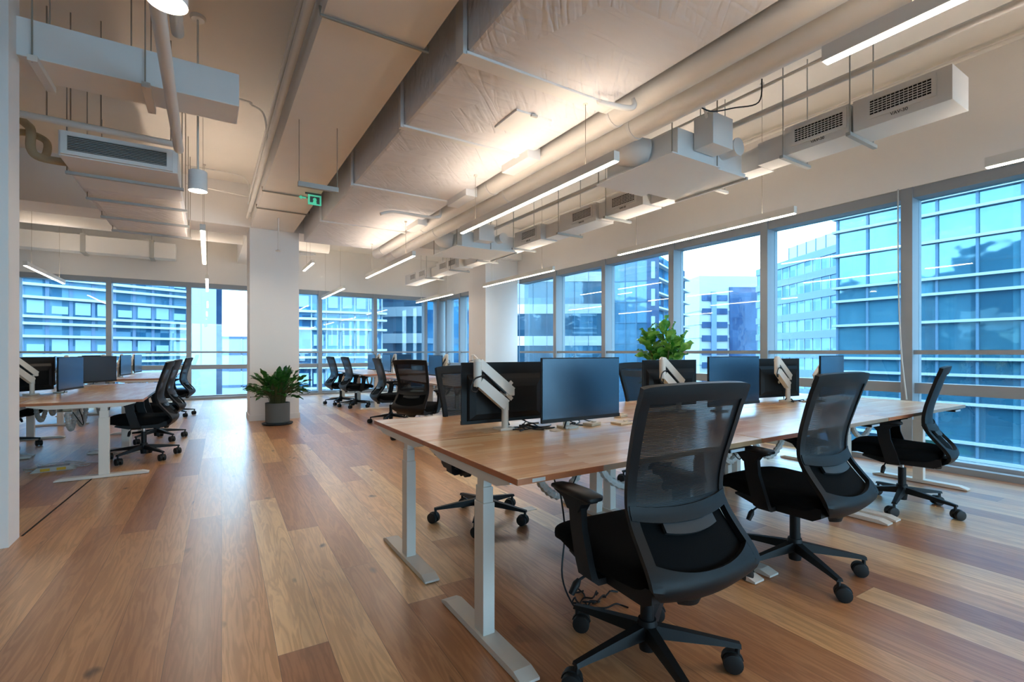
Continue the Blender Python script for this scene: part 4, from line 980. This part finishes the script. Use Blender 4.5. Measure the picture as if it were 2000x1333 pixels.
# ================================================================== PLANTS
def leaf(b, base, direction, length, width, up=0.0, droop=0.3, fold=0.15, roll=0.0, n=7, shape='fiddle'):
    d = Vector(direction).normalized(); base = Vector(base)
    side = d.cross(Vector((0, 0, 1)))
    if side.length < 0.1: side = Vector((1, 0, 0))
    side.normalize(); nor = side.cross(d).normalized()
    side = (side*math.cos(roll) + nor*math.sin(roll)).normalized(); nor = side.cross(d).normalized()
    prev = None
    for i in range(n+1):
        f = i/n
        if shape == 'fiddle': wd = width*(math.sin(PI*min(1, f*0.92+0.05))**0.6)*(0.55+0.55*f)*(0.0 if i == 0 else 1)
        else: wd = width*math.sin(PI*(f**0.85))**0.8 if 0 < f < 1 else 0.0
        if i == 0: wd = width*0.05
        if i == n: wd = width*(0.25 if shape == 'fiddle' else 0.02)
        c = base + d*length*f*(1-0.12*droop*f) - Vector((0, 0, 1))*droop*length*f*f*0.6
        wob = 0.012*math.sin(f*14)*width/0.1
        L_ = b.verts.new(c - side*wd/2 + nor*(fold*wd/2 + wob)); C_ = b.verts.new(c); R_ = b.verts.new(c + side*wd/2 + nor*(fold*wd/2 - wob))
        if prev:
            b.faces.new((prev[0], prev[1], C_, L_)); b.faces.new((prev[1], prev[2], R_, C_))
        prev = (L_, C_, R_)
rnd = random.Random(5)
# fiddle-leaf fig behind the first bench
T = thing('fiddle_leaf_fig', 'big leafy fig plant with broad bright green leaves behind the first bench', 'plant', (5.18, 4.42, 0))
b = BM(); lathe(b, [(0, 0.0), (0.15, 0.0), (0.19, 0.36), (0.20, 0.38), (0.185, 0.38), (0.18, 0.34), (0, 0.34)], 28); obj('pot', b, 'pot', T, True, 0.5)
b = BM(); lathe(b, [(0, 0.345), (0.18, 0.345)], 20); obj('soil', b, 'soil', T)
stems = []
b = BM()
for i in range(5):
    a = i*2*PI/5+0.4; top = (0.26*math.cos(a)*(0.5+rnd.random()*0.7), 0.26*math.sin(a), 1.16+0.24*rnd.random()) if i else (0.02, 0.03, 1.52)
    pts = smooth_path([(0.03*math.cos(a), 0.03*math.sin(a), 0.34), (0.05*math.cos(a), 0.05*math.sin(a), 0.75), top], 6); stems.append(pts); tube(b, pts, 0.010, 6)
obj('stem', b, 'stem', T, True)
b = BM()
for pts in stems:
    n = 24
    for i in range(n):
        f = 0.40 + 0.60*i/(n-1); p = pts[min(len(pts)-1, int(f*(len(pts)-1)))]
        a = i*2.399 + rnd.random()*0.5; el = 0.15 + 1.0*max(0, (f-0.6)/0.4) + rnd.uniform(-0.15, 0.2)
        d = (math.cos(a)*math.cos(el), math.sin(a)*math.cos(el), math.sin(el))
        Ln = rnd.uniform(0.24, 0.34)*(1.0 if f < 0.9 else 0.85)
        leaf(b, p, d, Ln, Ln*0.62, droop=rnd.uniform(0.05, 0.45), fold=rnd.uniform(0.15, 0.5), roll=rnd.uniform(-0.5, 0.5))
obj('foliage', b, 'fig_leaf', T, True)
# bushy pot plant at the column
T = thing('potted_bush', 'bushy dark green plant in a grey pot on a saucer in front of the column', 'plant', (0.97, 8.88, 0))
b = BM(); lathe(b, [(0, 0.0), (0.22, 0.0), (0.235, 0.015), (0.235, 0.03), (0, 0.03)], 28); relabel(obj('saucer', b, 'saucer', T, True, 0.5), 'dark saucer')
b = BM(); lathe(b, [(0, 0.03), (0.172, 0.03), (0.185, 0.05), (0.188, 0.36), (0.175, 0.36), (0.172, 0.33), (0, 0.33)], 28); obj('pot', b, 'pot', T, True, 0.5)
b = BM(); lathe(b, [(0, 0.335), (0.172, 0.335)], 20); obj('soil', b, 'soil', T)
b = BM(); bl = BM()
for i in range(150):
    a = i*2.399; el = rnd.uniform(0.02, 1.45); r_ = rnd.uniform(0.02, 0.12)
    root = Vector((r_*math.cos(a), r_*math.sin(a), 0.33)); L_ = rnd.uniform(0.20, 0.50)
    d = Vector((math.cos(a)*math.cos(el), math.sin(a)*math.cos(el), math.sin(el)))
    mid = root + Vector((d.x*0.3, d.y*0.3, 0.9)).normalized()*L_*0.55; tip = mid + d*L_*0.45
    tube(b, [root, mid, tip], 0.005, 5)
    leaf(bl, tip, d, rnd.uniform(0.18, 0.27), rnd.uniform(0.065, 0.095), droop=rnd.uniform(0.1, 0.6), fold=0.3, roll=rnd.uniform(-0.6, 0.6), shape='oval')
obj('stem', b, 'stem', T); obj('foliage', bl, 'spath_leaf', T, True)

# light switch on wall column; blind cord at the near mullion
b = BM(); box(b, 5.355, 5.369, 9.98, 10.07, 1.36, 1.46, 0.003); o = obj('wall_switch', b, 'ductmetal'); tag(o, 'small white switch plate on the wall column', 'switch')
simple_pipe('blind_cord', 'pale cord hanging down the near window mullion', [(6.20, 2.17, 2.93), (6.215, 2.17, 1.9), (6.20, 2.14, 1.2), (6.215, 2.10, 0.7)], 0.007, 'cable_white', 'cord', 6, seg=6)

# ================================================================== OUTSIDE
# the storeys above and below this office, seen mirrored in the tower across the street
bm = BM(); box(bm, -24, 6.62, -22, 14.78, 4.45, 9.0); box(bm, -24, 6.62, -22, 14.78, -32, -0.3)
for z in (-28, -24, -20, -16, -12, -8, -4, 8.8): box(bm, -24, 6.75, -22, 14.9, z, z+0.9)
struct('wall_exterior', bm, 'concrete_blue')
bm = BM(); box(bm, -120, 320, -120, 320, -32.2, -32.0); struct('ground', bm, 'asphalt')
def building(label, P0, P1, z0, z1, depth, fac, bands, mull, band_m='fin', bh=0.25, proud=0.25, mull_m='mull_out', mw=0.08, group='office blocks outside'):
    """facade from P0 to P1 (left to right as seen from the office); bands: list of heights; mull: spacing"""
    P0, P1 = Vector((P0[0], P0[1], 0)), Vector((P1[0], P1[1], 0)); L = (P1-P0).length
    ang = math.atan2((P1-P0).y, (P1-P0).x)
    T = thing('office_building', label, 'building', (P0.x, P0.y, 0), ang, group)
    b = BM(); box(b, 0, L, 0, depth, z0, z1); obj('facade', b, fac, T)
    for z in bands:
        b = BM(); box(b, -proud, L+proud, -proud, depth, z, z+bh); obj('floor_band', b, band_m, T)
    if mull:
        b = BM(); n = max(1, int(L/mull))
        for i in range(n+1): box(b, i*L/n-mw/2, i*L/n+mw/2, -0.10, 0.02, z0, z1)
        nd = max(1, int(min(depth, 12)/mull))
        for i in range(1, nd+1): box(b, -0.1, 0.02, i*mull-mw/2, i*mull+mw/2, z0, z1)
        obj('mullion_grid', b, mull_m, T)
    return T
FR = lambda z0, z1, s, o=0.0: [z0+o+s*i for i in range(int((z1-z0-o)/s)+1)]
def pane(T, x, z, w, h, m='blind', y=-0.12):
    b = BM(); box(b, x, x+w, y, 0.02, z, z+h); obj('window', b, m, T)
# cyan tower to the right
z_l = []
for n in range(-6, 8): z_l += [0.05+3.9*n, 0.80+3.9*n, 2.60+3.9*n]
building('tall cyan glass tower filling the windows at the picture\'s right side', (30, 13.3), (30, -32), -32, 34, 16, 'fac_cyan', [z for z in z_l if -30 < z < 33], 1.45, 'fin', 0.13, 0.22, 'mull_out', 0.10)
# banded slate block left of the tower
T = building('banded blue-grey block with a flat roof left of the cyan tower', (115, 69), (100, 44), -32, 20.8, 30, 'fac_pale', FR(-28, 20, 4.0), 2.6, 'concrete_blue', 1.5, 0.3, 'fin', 0.10)
b = BM(); box(b, 8, 40, 3, 20, 20.8, 25.2); obj('roof_house', b, 'concrete_white', T)
b = BM()
for i in range(9): box(b, 8+i*3.2, 8.15+i*3.2, 2.9, 3.05, 20.8, 25.2)
obj('roof_house_ribs', b, 'mull_out', T)
b = BM(); box(b, 2.0, 2.2, 1, 1.2, 20.8, 24); box(b, 4.6, 4.8, 1, 1.2, 20.8, 24); box(b, 2.0, 4.8, 1, 1.2, 23.8, 24); box(b, 2.0, 4.8, 1, 1.2, 22.2, 22.4); obj('roof_rail', b, 'mull_out', T)
# white block with slate glass
T = building('white clad block with a dark blue glazed front under bright sky', (129.5, 96.5), (147, 87), -32, 25.0, 20, 'concrete_white', FR(-28, 18, 4.2), 0, 'concrete_white', 0.9, 0.2)
b = BM(); box(b, 9.5, 18.3, -0.5, 0.1, -32, 21.5); obj('glazed_front', b, 'fac_grey', T)
b = BM()
for i in range(12): box(b, 0.7, 8.8, -0.35, 0.05, -29+4.2*i, -27.2+4.2*i)
obj('strip_windows', b, 'fac_grey', T)
b = BM(); box(b, 3.6, 5.2, -0.6, 0.1, -32, 20); obj('stair_strip', b, 'concrete_blue', T)
# finned block
building('block with slanting silver fins between two bright sky windows', (46, 42.6), (66.5, 52.5), -32, 14.6, 3.5, 'fac_dark', FR(-30, 14.4, 1.95), 3.0, 'fin', 0.22, 0.8)
# pale grid-glass block and neighbours
T = building('pale blue glass block with a fine grid, seen through the mid windows', (32.8, 35.4), (36.2, 31.5), -32, 30, 9, 'fac_blue', FR(-30, 29, 2.0), 0.9, 'mull_out', 0.07, 0.06, 'mull_out', 0.07)
b = BM(); box(b, 4.1, 5.2, -0.15, 0.05, -32, 30); obj('dark_strip', b, 'fac_grey', T)
for n in range(-3, 7): pane(T, 4.5, n*2.6+0.4, 0.35, 1.6, 'blind', -0.22)
T = building('blue banded block with white floors seen right of the wall column', (27.5, 55), (41.5, 45.0), -32, 32, 3.5, 'fac_blue', FR(-30, 31, 4.0), 1.7, 'clad_bright', 1.2, 0.1, 'mull_out', 0.08)
building('deep blue glass block seen through the glass corner', (17.4, 43.0), (23.2, 40.5), -32, 34, 7, 'fac_dark', FR(-30, 32, 4.0), 1.3, 'mull_out', 0.5, 0.1, 'mull_out', 0.10)
building('white and blue banded block left of the glass corner', (19.0, 66.5), (24.8, 60.5), -32, 34, 18, 'fac_blue', FR(-30, 33, 3.6), 5.2, 'clad_bright', 1.3, 0.3, 'clad_bright', 0.5)
T = building('grey-blue block with white ledges right of the planted column', (5.0, 56.9), (17.0, 55.5), -32, 34, 8, 'fac_dark', sorted(FR(-30, 33, 4.2) + FR(-30, 33, 4.2, 1.1) + FR(-30, 33, 4.2, 1.9)), 1.5, 'clad_bright', 0.24, 0.5, 'fin', 0.14)
for n in range(4, 12):
    for i in range(8): 
        if (i*7+n*3) % 5: pane(T, 0.25+i*1.5, -30+4.2*n+2.5, 1.0, 1.2)
T = building('pale office block with rows of square windows left of the column', (-48, 59.5), (-2.6, 82.6), -32, 36, 16, 'fac_pale', sorted(FR(-30.5, 35, 4.45) + FR(-30.5, 35, 4.45, -0.8)+FR(-30.5, 35, 4.45, -2.25)), 2.1, 'clad_bright', 0.30, 0.4, 'concrete_blue', 0.34)
for n in range(6, 10):
    for i in range(15, 24): pane(T, i*2.125+0.35, -30.5+4.45*n+0.55, 1.45, 1.45 if (i*5+n) % 3 else 0.9, 'blind')
b = BM(); box(b, 51.3, 54.5, -0.8, 12, -32, 32); obj('stair_tower', b, 'clad_bright', T)
b = BM(); box(b, 54.5, 55.6, -0.3, 8, -32, 32); obj('corner_glazing', b, 'fac_grey', T)
building('block mirrored in the tower, standing beyond the partition side', (-32, 15), (-31, 46), -32, 13, 14, 'fac_grey', FR(-30, 12, 4.0), 3, 'concrete_white', 0.6, 0.2, 'concrete_blue', 0.3)
building('low white block under bright sky left of the column', (-3, 118), (28, 112), -32, 4.2, 20, 'clad_bright', FR(-30, 4, 3.4), 4, 'concrete_blue', 0.5, 0.1, 'clad_bright', 0.3)
# street trees below the tower
rnd = random.Random(9)
for i, (x, y, lab) in enumerate(((23, 12, 'street tree below the windows, left of its twin'), (24, 3, 'street tree below the windows, right of its twin'))):
    T = thing('street_tree', lab, 'tree', (x, y, -32)); 
    b = BM(); tube(b, [(0, 0, 0), (0.2, 0.1, 14), (0, 0, 24)], [0.4, 0.3, 0.1], 8); obj('trunk', b, 'stem', T)
    b = BM()
    for k in range(260):
        a, zz, r_ = rnd.uniform(0, 2*PI), rnd.uniform(15, 28.2), rnd.uniform(0.3, 1)
        R = 3.6*math.sqrt(max(0.05, 1-((zz-21.5)/6.8)**2))*r_
        d = (math.cos(a), math.sin(a), rnd.uniform(-0.2, 0.8)); leaf(b, (R*math.cos(a), R*math.sin(a), zz), d, 1.1, 0.8, n=3)
    obj('crown', b, 'tree', T)
